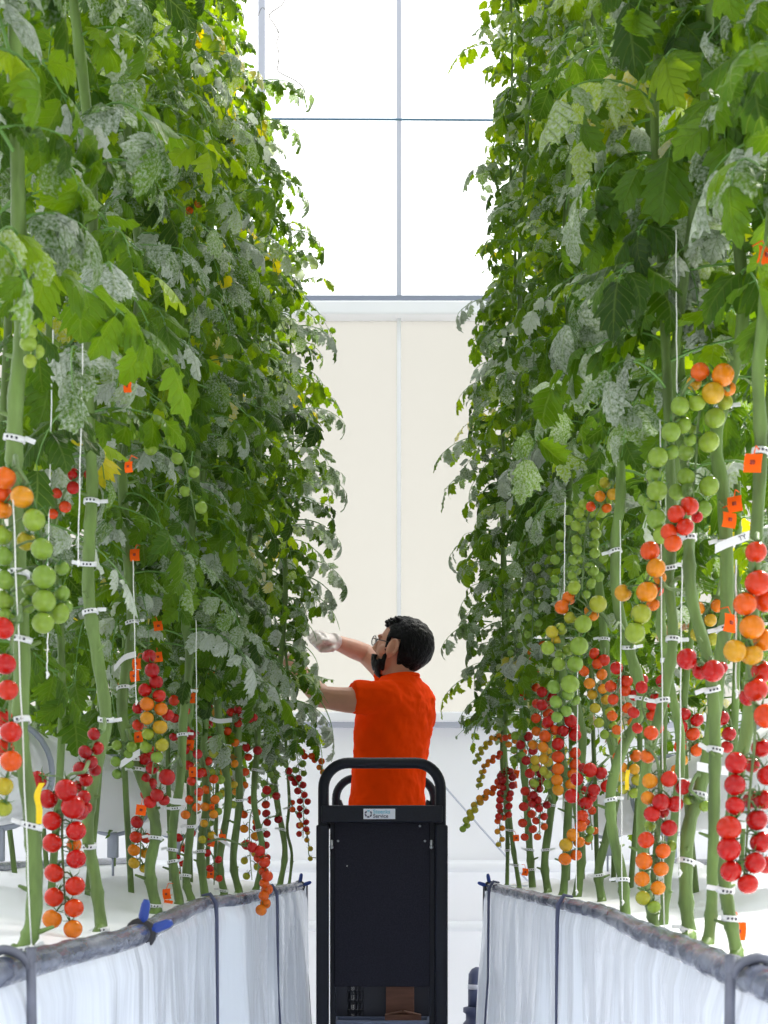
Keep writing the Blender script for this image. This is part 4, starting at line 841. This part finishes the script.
strip('L6', [(214, 836), (222, 841), (230, 846)], 3.6, 'small tilted white strip beside low orange tags, left row', None, .06)
strip('L5', [(185, 643), (194, 646), (201, 653)], 5, 'frayed white strip high on the fifth left stem', None, .06)
def tape(pid, pts, w, label):
    D = PLANTS[pid]['D'] - .05; sp = spline([P(u, v, D) for u, v in pts], 5); c = sp[0].copy(); h = w / FPX * D / 2; n = len(sp); mb = MB()
    a = [p + Vector((h, -.002 * math.sin(i), 0)) for i, p in enumerate(sp)]; b = [p - Vector((h, 0, 0)) for p in sp]
    mb.add(a + b, [(i, i + 1, n + i + 1, n + i) for i in range(n - 1)]); mb.add([p + Vector((0, .0008, 0)) for p in a + b], [(i, n + i, n + i + 1, i + 1) for i in range(n - 1)])
    o = mb.build('marker_tape', M['yellow'], off=c); o.location = c; tag(o, label, 'tape')
tape('L1', [(42, 783), (37, 795), (39, 808), (39, 824)], 6, 'yellow marker tape hanging between the nearest left stem and the red truss')
tape('R6', [(628, 770), (627, 780), (627, 790)], 4, 'yellow marker tape hanging among the right row trusses')
def twine(u, v0, v1, D, label, du=0):
    a = P(u, v0, D); b = P(u + du, v1, D); mb = MB(); n = 14
    mb.tube([a.lerp(b, i / n) + Vector((.0005 * math.sin(i * 1.9), 0, 0)) for i in range(n + 1)], .00062 + .00012 * D, 5)
    mb.tube([b, b + Vector((.002, -.002, -.004)), b + Vector((0, -.001, -.01))], [.002, .0026, .001], 5)
    o = mb.build('twine', M['twine'], off=a); o.location = a; tag(o, label, 'twine', 'support twines of the tomato rows')
twine(84, 290, 560, 2.3, 'long white twine hanging beside the second left stem', -6)
twine(53, 330, 600, 2.35, 'white twine behind the green left truss, knotted below', -6)
twine(13, 500, 945, 1.9, 'white twine running down the nearest left stem', 18)
twine(48, 620, 672, 2.3, 'short white twine end under the green left truss', -1)
twine(676, 230, 398, 2.35, 'white twine above the arched green truss of the right row', 1)
twine(565, 498, 610, 3.0, 'white twine dangling among the green right trusses', -1)
twine(660, 420, 930, 2.4, 'white twine beside the fourth right stem', 4)
twine(682, 560, 870, 2.25, 'white twine between the slanting right row stems', -3)
twine(578, 640, 890, 3.0, 'white twine in front of the two-ranked right truss', -2)
twine(620, 520, 900, 2.9, 'white twine along the sixth right stem', 2)
twine(736, 560, 690, 1.9, 'white twine beside the middle orange tag on the right', 0)
twine(133, 560, 700, 3.0, 'white twine along the third left stem', 3)
twine(196, 620, 830, 3.6, 'white twine along the fifth left stem', 1)

# ------------------------------------------------------------------ cart
CY = 5.4; K = FPX / CY
def cx(u): return (u - VX) / K
def cz(v): return CZ + (VY - v) / K
xl, xr, xm = cx(323.5), cx(440.5), cx(382)
cart = thing('picking_cart', (xm, 6.05, 0), 'black steel picking cart with hoop rail standing in the aisle between rows', 'cart'); off = Vector(cart.location)
def hoop(y, zt, xa, xb, z0, r, rad, name):
    pts = [Vector((xa, y, z0)), Vector((xa, y, zt - rad))]
    pts += [Vector((xa + rad - rad * math.cos(a), y, zt - rad + rad * math.sin(a))) for a in [math.radians(x) for x in range(10, 91, 10)]]
    pts += [Vector((xb - rad + rad * math.sin(a), y, zt - rad + rad * math.cos(a))) for a in [math.radians(x) for x in range(0, 91, 10)]]
    pts += [Vector((xb, y, z0))]
    mb = MB(); mb.tube(pts, r, 14); return smooth_auto(mb.build(name, M['cart'], cart, off))
hoop(CY, cz(763), xl, xr, .5, .0185, .085, 'hoop_rail')
y2 = 6.62; K2 = FPX / y2
hoop(y2, CZ + (VY - 778) / K2, (336 - VX) / K2, (434 - VX) / K2, .2, .017, .085, 'rear_rail')
for x in (xl - .003, xr + .003):
    mb = MB(); mb.box((x, CY, (cz(825) + .1) / 2), (.042, .05, cz(825) - .1), bev=.006); mb.build('post', M['cart'], cart, off, smooth=False)
for s_ in (0, 1):                                   # side braces from the front hoop to the rear rail
    x = xl + .01 if s_ == 0 else xr - .01
    mb = MB(); mb.tube([(x, CY + .02, cz(826)), (x, 5.9, cz(822)), (x + (-.0 if s_ else 0), y2 - .01, cz(822))], .013, 10); mb.tube([(x, y2, 1.02), (x + (.03 if s_ == 0 else -.03), y2, 1.13), (x, y2, 1.2)], .012, 8); mb.build('side_rail', M['cart'], cart, off)
mb = MB(); mb.box((xm, CY - .004, cz(814)), (xr - xl + .012, .05, .058), bev=.005); bar = mb.build('cross_bar', M['cart'], cart, off, smooth=False)
# back panel with screws
pl_, pr_ = cx(334), cx(430); pw = pr_ - pl_; px_ = (pl_ + pr_) / 2
mb = MB(); mb.box((px_, CY + .012, (cz(820) + cz(987)) / 2), (pw, .01, cz(820) - cz(987)), bev=.003); pan = mb.build('back_panel', M['panel'], cart, off, smooth=False)
for u, v in ((338, 841), (425, 841), (347, 866), (420, 826)):
    mb = MB(); mb.tube([(cx(u), CY + .007, cz(v)), (cx(u), CY + .002, cz(v))], .0042 if v != 866 else .0025, 10); mb.build('screw', M['chrome'], pan, off)
for u in (331.5, 431.5):
    mb = MB(); mb.tube([(cx(u), CY + .02, cz(847)), (cx(u), CY - .008, cz(847))], .007, 8); mb.box((cx(u), CY + .006, cz(844)), (.010, .012, .028), bev=.003); mb.build('bolt', M['chrome'], cart, off)
for u in (332.6, 432.2):
    mb = MB(); mb.box((cx(u), CY + .03, .72), (.019, .03, .75), bev=.002); mb.build('inner_rail', M['cart'], cart, off, smooth=False)
# sticker on the cross bar, with ring mark and two lines of lettering
sx0, sx1, sz0, sz1 = cx(363.6), cx(395.2), cz(819.2), cz(809); yS = CY - .030
mb = MB(); mb.box(((sx0 + sx1) / 2, yS, (sz0 + sz1) / 2), (sx1 - sx0, .0012, sz1 - sz0)); stk = mb.build('sticker', M['sticker'], bar, off, smooth=False); tag(stk, 'white sticker with a broken dark ring')
mb = MB(); rc = Vector((cx(368.5), yS - .0012, (sz0 + sz1) / 2))
for a0 in range(0, 360, 60):
    if a0 == 60: continue
    ang = [math.radians(a0 + t) for t in range(4, 57, 8)]; n = len(ang)
    mb.add([rc + Vector((.0128 * math.cos(a), 0, .0128 * math.sin(a))) for a in ang] + [rc + Vector((.0075 * math.cos(a), 0, .0075 * math.sin(a))) for a in ang], [(i, i + 1, n + i + 1, n + i) for i in range(n - 1)])
mk = mb.build('sticker_logo', M['darkgrey'], bar, off, smooth=False)
mb = MB(); ang = [math.radians(60 + t) for t in range(4, 57, 8)]; n = len(ang)
mb.add([rc + Vector((.0128 * math.cos(a), 0, .0128 * math.sin(a))) for a in ang] + [rc + Vector((.0075 * math.cos(a), 0, .0075 * math.sin(a))) for a in ang], [(i, i + 1, n + i + 1, n + i) for i in range(n - 1)]); mb.build('sticker_logo', M['lightblue'], bar, off, smooth=False)
for body, mt, zz, sz in (('Steenks', M['lightblue'], cz(812), .0185), ('Service', M['darkgrey'], cz(816.4), .0175)):
    cu = bpy.data.curves.new('lettering', 'FONT'); cu.body = body; cu.size = sz; cu.align_y = 'CENTER'; cu.offset = .0004; cu.extrude = .0002; cu.materials.append(mt)
    letters(cu, bar, Vector((cx(373.2), yS - .0013, zz)) - off, (math.pi / 2, 0, 0))
# deck, lower frame and wheels
mb = MB(); mb.box((xm, 6.03, .135), (.40, 1.24, .03), bev=.006); mb.build('deck', M['cart'], cart, off, smooth=False)
mb = MB()
for x in (xl, xr): mb.box((x + (.0), 6.03, .11), (.04, 1.26, .05), bev=.005)
mb.box((xm, CY, .125), (xr - xl, .04, .05), bev=.004); mb.build('chassis', M['cart'], cart, off, smooth=False)
for x in (xl + .03, xr - .03):
    for y in (5.52, 6.52):
        mb = MB(); mb.tube([(x - .02, y, .05), (x - .012, y, .05), (x + .012, y, .05), (x + .02, y, .05)], [.04, .05, .05, .04], 20); mb.build('wheel', M['rubber'], cart, off)
# crate and boxes on the deck, seen under the panel
def crate(y, d, ztop, w, label, slat):
    cr = thing('harvest_crate', (xm, y, .15), label, 'crate'); o2 = Vector(cr.location); h = ztop - .15
    mb = MB(); mb.box((xm, y, .155), (w, d, .01))
    for sx in (-1, 1): mb.box((xm + sx * w / 2, y, .15 + h / 2), (.012, d, h), bev=.002)
    for sy in (-1, 1):
        yy = y + sy * d / 2
        mb.box((xm, yy, .16 + h * .22), (w, .012, h * .44), bev=.002); mb.box((xm, yy, ztop - .035), (w, .012, .05), bev=.002)
        for a, b in ((-.5, -.38), (-.20, .5)): mb.box((xm + w * (a + b) / 2, yy, .15 + h * .6), (w * (b - a), .011, h * .75))
        for k in range(5): mb.box((xm + w * (-.375 + .04 * k), yy, .15 + h * .6), (.006, .010, h * .75))
        for k in range(8): mb.box((xm - w * .29, yy, .15 + h * (.42 + .08 * k)), (w * .18, .010, .008))
    mb.build('crate_wall', M['crate'], cr, o2, smooth=False)
    mb = MB()
    for sy in (-1, 1): mb.box((xm, y + sy * d / 2, ztop), (w + .02, .022, .016), bev=.004)
    for sx in (-1, 1): mb.box((xm + sx * w / 2, y, ztop), (.022, d, .016), bev=.004)
    mb.build('crate_rim', M['crateg'], cr, o2, smooth=False)
crate(5.535, .13, CZ + (VY - 1022) / FPX * 5.50, .33, 'low front dark crate with blue grey rim on the cart deck', 0)
crate(5.77, .27, .575, .33, 'tall dark crate with square holes behind the cart back panel', 1)
for j, (u, v0, w_, y, lab) in enumerate(((400, 972, .098, 5.565, 'taller brown cardboard box standing in the cart crate'), (403, 1014, .125, 5.515, 'lower brown cardboard box in front inside the cart crate'))):
    z1 = CZ + (VY - v0) / FPX * y; x = (u - VX) / FPX * y
    t = thing('cardboard_box', (x, y, .161), lab, 'box'); ob = Vector(t.location)
    mb = MB(); mb.box((x, y, (.161 + z1) / 2), (w_, .03, z1 - .161), bev=.002); mb.build('box_body', M['card'], t, ob, smooth=False)
    for sx in (-1, 1): mb = MB(); mb.box((x + sx * w_ * .26, y - .004, z1 + .004), (w_ * .47, .036, .003), rot=Matrix.Rotation(sx * .22, 3, 'Y')); mb.build('flap', M['card'], t, ob, smooth=False)
# slate coloured sprayer bottle behind the right film
bx = (477 - VX) / FPX * 6.4
t = thing('sprayer_bottle', (bx, 6.4, 0), 'slate and bright blue sprayer bottle beside the end of the right gutter', 'bottle'); ob = Vector(t.location)
def zz(v): return CZ + (VY - v) / FPX * 6.4
mb = MB(); prof = [(zz(967), .006), (zz(969), .022), (zz(974), .034), (zz(984), .036), (zz(1004), .033), (zz(1008), .036), (.45, .036)]
mb.tube([(bx, 6.4, z) for z, r in prof], [r for z, r in prof], 18); mb.build('pump_head', M['greyblue'], t, ob)
mb = MB(); mb.tube([(bx, 6.4, zz(989)), (bx, 6.4, zz(984))], .0375, 18); mb.build('label_band', M['sticker'], t, ob)
mb = MB(); prof = [(zz(1006), .03), (zz(1007.5), .055), (zz(1012), .056), (zz(1014), .045), (zz(1020), .045), (zz(1023), .055), (.28, .055), (.24, .07), (.02, .07), (.0, .06)]
mb.tube([(bx, 6.4, z) for z, r in prof], [r for z, r in prof], 20); mb.build('bottle_body', M['greyblue'], t, ob)
mb = MB(); mb.box((bx + .025, 6.338, .33), (.05, .02, .17 * 1.0), bev=.005); mb.build('trigger_cover', M['cyan'], t, ob, smooth=False)

# ------------------------------------------------------------------ person
PY = 6.2
FY = Vector((-.87, .5, 0)).normalized(); LF = Vector((-FY.y, FY.x, 0))      # torso forward and torso left
def remeshed(name, mb, mat, parent, off, vox=.006, smooth=8, disp=None):
    o = mb.build(name, mat, None, off, fixn=False)
    m = o.modifiers.new('r', 'REMESH'); m.mode = 'VOXEL'; m.voxel_size = vox; m.use_smooth_shade = True
    s = o.modifiers.new('s', 'SMOOTH'); s.factor = .5; s.iterations = smooth
    if disp:
        tx = bpy.data.textures.new(name, 'CLOUDS'); tx.noise_scale = disp[1]; tx.noise_depth = 2
        dm = o.modifiers.new('d', 'DISPLACE'); dm.texture = tx; dm.strength = disp[0]; dm.mid_level = .5; dm.texture_coords = 'LOCAL'
    dg = bpy.context.evaluated_depsgraph_get(); dg.update()
    me = bpy.data.meshes.new_from_object(o.evaluated_get(dg)); me.name = name
    o.modifiers.clear(); old = o.data; o.data = me; bpy.data.meshes.remove(old)
    me.polygons.foreach_set('use_smooth', [True] * len(me.polygons)); o.parent = parent
    return o
def px3(u, v, dy=0): 
    p = P(u, v, PY); return Vector((p.x * (PY + dy) / PY, PY + dy, CZ + (p.z - CZ) * (PY + dy) / PY))
def ell(c, a, b, fwd=FY, lft=LF, n=24, tilt=0.0, e=2.3):
    out = []
    for k in range(n):
        t = 2 * math.pi * k / n; ct, st = math.cos(t), math.sin(t)
        x = abs(ct) ** (2 / e) * (1 if ct >= 0 else -1) * a; y = abs(st) ** (2 / e) * (1 if st >= 0 else -1) * b
        out.append(Vector(c) + fwd * x + lft * y + Vector((0, 0, tilt * x)))
    return out
per = thing('person', (.0, PY, .15), 'bearded man in orange red t-shirt and glasses reaching into the left row', 'person'); po = Vector(per.location)
ctr = lambda v, u: px3(u, v)
# joints
S_L = px3(381, 697, -.16); E_L = px3(322, 697, -.24); W_L = px3(288, 660, -.06)
S_R = px3(408, 694, .15); E_R = px3(366, 654, .36); W_R = px3(334, 641.5, .20)
TOR = [(826, 386, .125, .165), (805, 387, .125, .165), (775, 389, .122, .160), (745, 392, .125, .168), (715, 396, .125, .188), (697, 399, .112, .185), (686, 402, .085, .14), (678, 401, .06, .075)]
body = MB()
body.loft([ell(ctr(v, u), a * .9, b * .92) for v, u, a, b in TOR])
def limb(mbx, pts, rad, seg=14): 
    sp = spline(pts, 5); n = len(sp); m = len(rad) - 1; rr = []
    for i in range(n):
        f = i / (n - 1) * m; k = min(m - 1, int(f)); rr.append(rad[k] + (rad[k + 1] - rad[k]) * (f - k))
    mbx.tube(sp, rr, seg); mbx.ball(sp[0], rr[0] * .99, 12, 8); mbx.ball(sp[-1], rr[-1] * .99, 12, 8)
limb(body, [S_L, S_L.lerp(E_L, .5) + Vector((0, 0, -.012)), E_L], [.052, .05, .041])
limb(body, [E_L, E_L.lerp(W_L, .4), W_L], [.042, .041, .028])
limb(body, [S_R, S_R.lerp(E_R, .5), E_R], [.050, .047, .041])
limb(body, [E_R, E_R.lerp(W_R, .4), W_R], [.041, .040, .029])
# legs
hipc = ctr(835, 386); ft = .17
for s_ in (-1, 1):
    h_ = hipc + LF * (s_ * .085); kn = Vector((h_.x, h_.y, .62)) + FY * .02 + LF * s_ * .01; an = Vector((h_.x, h_.y, .25)) + LF * s_ * .015
    limb(body, [h_, h_.lerp(kn, .5), kn], [.085, .078, .056]); limb(body, [kn, kn.lerp(an, .35) - FY * .012, an], [.055, .054, .036])
    limb(body, [an, an + Vector((0, 0, -.04)) + FY * .03, Vector((an.x, an.y, .195)) + FY * .17], [.036, .036, .026])
body.loft([ell(ctr(v, 386), a, b) for v, a, b in ((850, .10, .16), (830, .115, .165), (808, .11, .158))])
# head
HF = Vector((-.965, .26, 0)).normalized(); HL = Vector((-HF.y, HF.x, 0)); up0 = Vector((0, 0, 1))
pit = math.radians(16); HFp = HF * math.cos(pit) + up0 * math.sin(pit); HU = up0 * math.cos(pit) - HF * math.sin(pit)
HC = px3(401, 648)
def H(f, l, u): return HC + HFp * f + HL * l + HU * u
HR = Matrix((HFp, HL, HU)).transposed()
body.ball(H(-.012, 0, .022), (.098, .076, .088), 24, 16, rot=HR)           # skull
body.ball(H(.030, 0, -.020), (.062, .062, .082), 20, 14, rot=HR)          # face
jaw = []
for u_, f_, a_, b_ in ((-.118, .052, .030, .024), (-.108, .045, .042, .036), (-.085, .032, .056, .050), (-.05, .024, .064, .060), (-.01, .022, .066, .063)):
    jaw.append([H(f_ + a_ * math.cos(t), b_ * math.sin(t), u_) for t in [2 * math.pi * k / 20 for k in range(20)]])
body.loft(jaw)
body.loft([[H(f_ + a_ * math.cos(t), b_ * math.sin(t), u_) for t in [2 * math.pi * k / 8 for k in range(8)]] for u_, f_, a_, b_ in ((.016, .088, .006, .007), (-.008, .095, .010, .009), (-.026, .101, .014, .014), (-.036, .094, .011, .016), (-.042, .088, .006, .012))])   # nose
body.ball(H(.086, 0, .022), (.012, .05, .011), 14, 8, rot=HR)             # brow
body.ball(H(.088, 0, -.062), (.010, .022, .006), 12, 8, rot=HR); body.ball(H(.086, 0, -.073), (.010, .020, .007), 12, 8, rot=HR)   # lips
for s_ in (-1, 1):                                                         # ears
    ec = H(.006, s_ * .085, -.014)
    body.ball(ec, (.020, .010, .034), 14, 10, rot=HR @ Matrix.Rotation(-.15, 3, 'Y') @ Matrix.Rotation(s_ * .5, 3, 'Z')); body.ball(H(.014, s_ * .081, -.040), (.011, .009, .014), 10, 8, rot=HR)
    body.ball(H(.014, s_ * .074, -.016), (.012, .012, .026), 10, 8, rot=HR)
    body.tube([H(.006 + .019 * math.cos(t) - .004 * math.sin(t), s_ * (.094 - .007 * math.cos(t)), -.012 + .032 * math.sin(t)) for t in [math.radians(q) for q in range(-60, 231, 20)]], .0062, 8)
    body.ball(H(.050, s_ * .058, -.03), (.022, .014, .024), 12, 8, rot=HR)  # cheek
neck = [ell(px3(402, 690), .06, .062, n=20, e=2), ell(px3(398, 676), .056, .058, n=20, e=2), ell(H(-.018, 0, -.075), .055, .056, n=20, e=2), ell(H(-.015, 0, -.03), .058, .058, n=20, e=2)]
body.loft(neck)
# bare hands inside the gloves: palm plus five bent fingers each
def hand(mbx, w, dirv, upv, sc=1.0, k=1.0):
    d = dirv.normalized(); s = d.cross(upv).normalized(); u_ = s.cross(d).normalized()
    A = lambda a, b, c: w + (d * a + s * b + u_ * c) * sc
    mbx.loft([[A(a, b * math.cos(t), c * math.sin(t)) for t in [2 * math.pi * q / 14 for q in range(14)]] for a, b, c in ((-.02, .024 * k, .021 * k), (.02, .034 * k, .020 * k), (.06, .041 * k, .017 * k), (.082, .040 * k, .014 * k))])
    for i, (b, L) in enumerate(((-.030, .062), (-.010, .072), (.011, .068), (.030, .054))):
        p0 = A(.076, b, .002); p1 = A(.076 + L * .42, b * 1.05, -.006); p2 = A(.076 + L * .58, b * 1.0, -.034); p3 = A(.076 + L * .12, b * .95, -.046)
        mbx.tube([p0, p1, p2, p3], [.0105 * k * sc, .0098 * k * sc, .009 * k * sc, .0075 * k * sc], 10); 
        for q in (p1, p2, p3): mbx.ball(q, .0090 * k * sc, 8, 6)
    mbx.ball(A(.066, -.004, -.026), .028 * k * sc, 12, 8)
    q0 = A(.015, -.028, -.006); q1 = A(.045, -.052, -.018); q2 = A(.082, -.040, -.044)
    mbx.tube([q0, q1, q2], [.013 * k * sc, .0115 * k * sc, .009 * k * sc], 10); mbx.ball(q1, .0112 * k * sc, 8, 6); mbx.ball(q2, .009 * k * sc, 8, 6)
dR = (px3(313, 633, .09) - W_R); dL_ = (W_L - E_L)
hand(body, W_R, dR, Vector((.1, -.7, .7)), .92); hand(body, W_L, dL_, Vector((0, -.4, .9)), .92)
remeshed('body', body, M['skin'], per, po, .0042, 2)
for w_, d_, u_ in ((W_R, dR, Vector((.1, -.7, .7))), (W_L, dL_, Vector((0, -.4, .9)))):
    mb = MB(); hand(mb, w_, d_, u_, .96, 1.14); dn = d_.normalized()
    mb.tube([w_ - dn * .012, w_ + dn * .015], [.0345, .034], 14); remeshed('glove', mb, M['glove'], per, po, .004, 2)
# shirt
sh = MB(); sh.loft([ell(ctr(v, u), a * 1.0 + .004, b * 1.0 + .004, n=32) for v, u, a, b in TOR[:-1]] + [ell(ctr(676, 401), .068, .078, n=32)])
sh.tube(spline([S_L + Vector((.03, .03, .005)), S_L, S_L.lerp(E_L, .28), S_L.lerp(E_L, .50)], 5), [.066] * 6 + [.064] * 5 + [.063] * 4 + [.062], 20)
sh.ball(S_L + Vector((.012, .02, .005)), (.07, .07, .06), 16, 10)
sh.tube(spline([S_R + Vector((-.03, -.03, 0)), S_R, S_R.lerp(E_R, .3), S_R.lerp(E_R, .52)], 5), [.064] * 6 + [.062] * 5 + [.06] * 5, 20); sh.ball(S_R, .066, 16, 10)
sh.tube(spline([px3(426, 706, .02), px3(421, 700, .05), px3(404, 690, .06)], 5), .045, 12)
remeshed('shirt', sh, M['shirt'], per, po, .0075, 5, (.022, .06))
mb = MB(); rim = ell(px3(401, 677), .062, .070, n=28, tilt=-.12); rim.append(rim[0]); mb.tube(rim, .0085, 8, caps=False); mb.build('shirt_collar', M['shirt'], per, po)
# trousers
tr = MB(); tr.loft([ell(ctr(v, 386), a + .012, b + .012) for v, a, b in ((868, .10, .16), (850, .108, .162), (830, .118, .166), (806, .115, .16))])
for s_ in (-1, 1):
    h_ = hipc + LF * (s_ * .085); kn = Vector((h_.x, h_.y, .62)) + FY * .02 + LF * s_ * .01; an = Vector((h_.x, h_.y, .23)) + LF * s_ * .015
    limb(tr, [h_, h_.lerp(kn, .5), kn, kn.lerp(an, .5) - FY * .01, an], [.1, .092, .072, .068, .062])
remeshed('trousers', tr, M['trouser'], per, po, .009, 4, (.01, .08))
for s_ in (-1, 1):
    a = Vector((hipc.x, hipc.y, .15)) + LF * (s_ * .10); mb = MB()
    mb.loft([[a + FY * (f + 0) + LF * (w * math.cos(t)) + Vector((0, 0, max(0.002, zc + hh * math.sin(t)))) for t in [2 * math.pi * q / 16 for q in range(16)]] for f, w, zc, hh in ((-.08, .02, .04, .03), (-.07, .036, .05, .05), (0, .042, .055, .055), (.07, .046, .04, .04), (.15, .044, .032, .03), (.195, .02, .025, .018))])
    mb.build('shoe', M['shoe'], per, po)
# hair: cap shell that follows the skull, cut along the hair line
def shell(name, keep, scale, center, rad, mat, th, rough, seg=56, rg=40, seed=0):
    rnd = random.Random(seed); mb = MB(); vs = []; ok = []
    for i in range(rg + 1):
        t = math.pi * i / rg
        for k in range(seg):
            p = 2 * math.pi * k / seg; q = Vector((math.sin(t) * math.cos(p), math.sin(t) * math.sin(p), math.cos(t)))
            l = Vector((center[0] + rad[0] * q.x * scale, center[1] + rad[1] * q.y * scale, center[2] + rad[2] * q.z * scale))
            ok.append(keep(l)); l = l + q * (rough * (math.sin(l.x * 160 + l.z * 90) * math.sin(l.y * 140 - l.z * 70) + rnd.uniform(-.5, .5)))
            vs.append(H(l.x, l.y, l.z))
    fs = [(i * seg + k, (i + 1) * seg + k, (i + 1) * seg + (k + 1) % seg, i * seg + (k + 1) % seg) for i in range(rg) for k in range(seg)]
    fs = [f for f in fs if all(ok[j] for j in f)]
    mb.add(vs, fs); o = mb.build(name, mat, per, po, fixn=True); m = o.modifiers.new('t', 'SOLIDIFY'); m.thickness = th; m.offset = 0; return o
def hairline(l):
    if abs(l.y) > .05 and -.014 < l.x < .028: return l.z > .024            # cut around the ear
    if l.x > .050: return l.z > .066 - (l.x - .05) * .2
    if l.x > .016: return l.z > (-.03 if l.x < .046 and abs(l.y) > .04 else .030 + (l.x - .034) * 1.6)
    return l.z > -.082 + max(0, l.x + .04) * .6
shell('hair', hairline, 1.09, (-.016, 0, .018), (.098, .077, .092), M['hair'], .012, .0025)
mb = MB()
for i in range(90):                                        # combed-up fringe and tousled crown
    l = U(-.052, .052); f = U(-.02, .066); zt_ = .018 + .098 * math.sqrt(max(0, 1 - ((f + .016) / .108) ** 2 - (l / .088) ** 2))
    b = H(f, l, zt_ - .004); d = HFp * U(-.004, .016) + HU * U(.004, .014) + HL * U(-.012, .012)
    mb.tube([b, b + d * .6, b + d + HFp * .006], [.010, .009, .003], 6)
mb.build('fringe', M['hair'], per, po)
def beardline(l):
    if l.x < .026: return False
    if l.x < .044: return -.105 < l.z < .0                                   # sideburn
    if l.z > -.046 - (l.x - .03) * .55 and l.x < .074: return False           # bare cheek
    if l.x >= .074 and l.z > -.050: return False
    if l.x > .080 and abs(l.y) < .02 and -.078 < l.z < -.060: return False     # mouth
    return True
shell('beard', beardline, 1.06, (.036, 0, -.050), (.060, .060, .076), M['hair'], .010, .002, seed=3)
# spectacles
sp_ = bpy.data.objects.new('spectacles', None); COL.objects.link(sp_); sp_.parent = per
for s_ in (-1, 1):
    c = H(.104, s_ * .032, .0); mb = MB()
    mb.tube([c + HL * (.026 * math.cos(t)) + HU * (.019 * math.sin(t)) for t in [2 * math.pi * k / 20 for k in range(21)]], .0018, 6, caps=False); mb.build('rim', M['black'], sp_, po)
    mb = MB(); mb.loft([[c + HFp * dx + HL * (.0255 * math.cos(t)) + HU * (.0185 * math.sin(t)) for t in [2 * math.pi * k / 20 for k in range(20)]] for dx in (-.0006, .0006)]); mb.build('lens', M['lens_glass'] if 'lens_glass' in M else M['lens'], sp_, po)
    mb = MB(); mb.tube([H(.104, s_ * .058, .006), H(.09, s_ * .070, .006), H(.03, s_ * .080, .006), H(-.004, s_ * .084, .004), H(-.024, s_ * .080, -.014)], .0019, 6); mb.build('temple', M['black'], sp_, po)
mb = MB(); mb.tube([H(.105, -.008, .004), H(.108, 0, .008), H(.105, .008, .004)], .0016, 6); mb.build('bridge', M['black'], sp_, po)

# ------------------------------------------------------------------ light
w = bpy.data.worlds.new('sky'); sc.world = w; w.use_nodes = True
bg = w.node_tree.nodes['Background']; bg.inputs[0].default_value = (.93, .96, 1.0, 1)
wt = w.node_tree; tcw = nd(wt, 'ShaderNodeTexCoord'); sx = nd(wt, 'ShaderNodeVectorMath', operation='DOT_PRODUCT'); sx.inputs[1].default_value = (0, .55, .8); wt.links.new(tcw.outputs['Generated'], sx.inputs[0])
# bright sky ahead and overhead, dimmer behind where the rest of the crop stands
mr_ = nd(wt, 'ShaderNodeMapRange'); mr_.inputs['From Min'].default_value = -.6; mr_.inputs['From Max'].default_value = .9; mr_.inputs['To Min'].default_value = .78; mr_.inputs['To Max'].default_value = 1.75
wt.links.new(sx.outputs['Value'], mr_.inputs[0]); wt.links.new(mr_.outputs[0], bg.inputs[1])
ld = bpy.data.lights.new('sun', 'SUN'); ld.energy = 5.5; ld.angle = math.radians(10); ld.color = (1, .96, .88)
so = bpy.data.objects.new('sun', ld); COL.objects.link(so); so.location = (2, 10, 8)
so.rotation_euler = Vector((-.46, -.50, -.74)).to_track_quat('-Z', 'Y').to_euler()
sc.view_settings.view_transform = 'Standard'; sc.view_settings.look = 'None'; sc.view_settings.exposure = .32; sc.view_settings.gamma = 1
sc.view_settings.use_curve_mapping = False
sc.cycles.max_bounces = 8; sc.cycles.transparent_max_bounces = 8
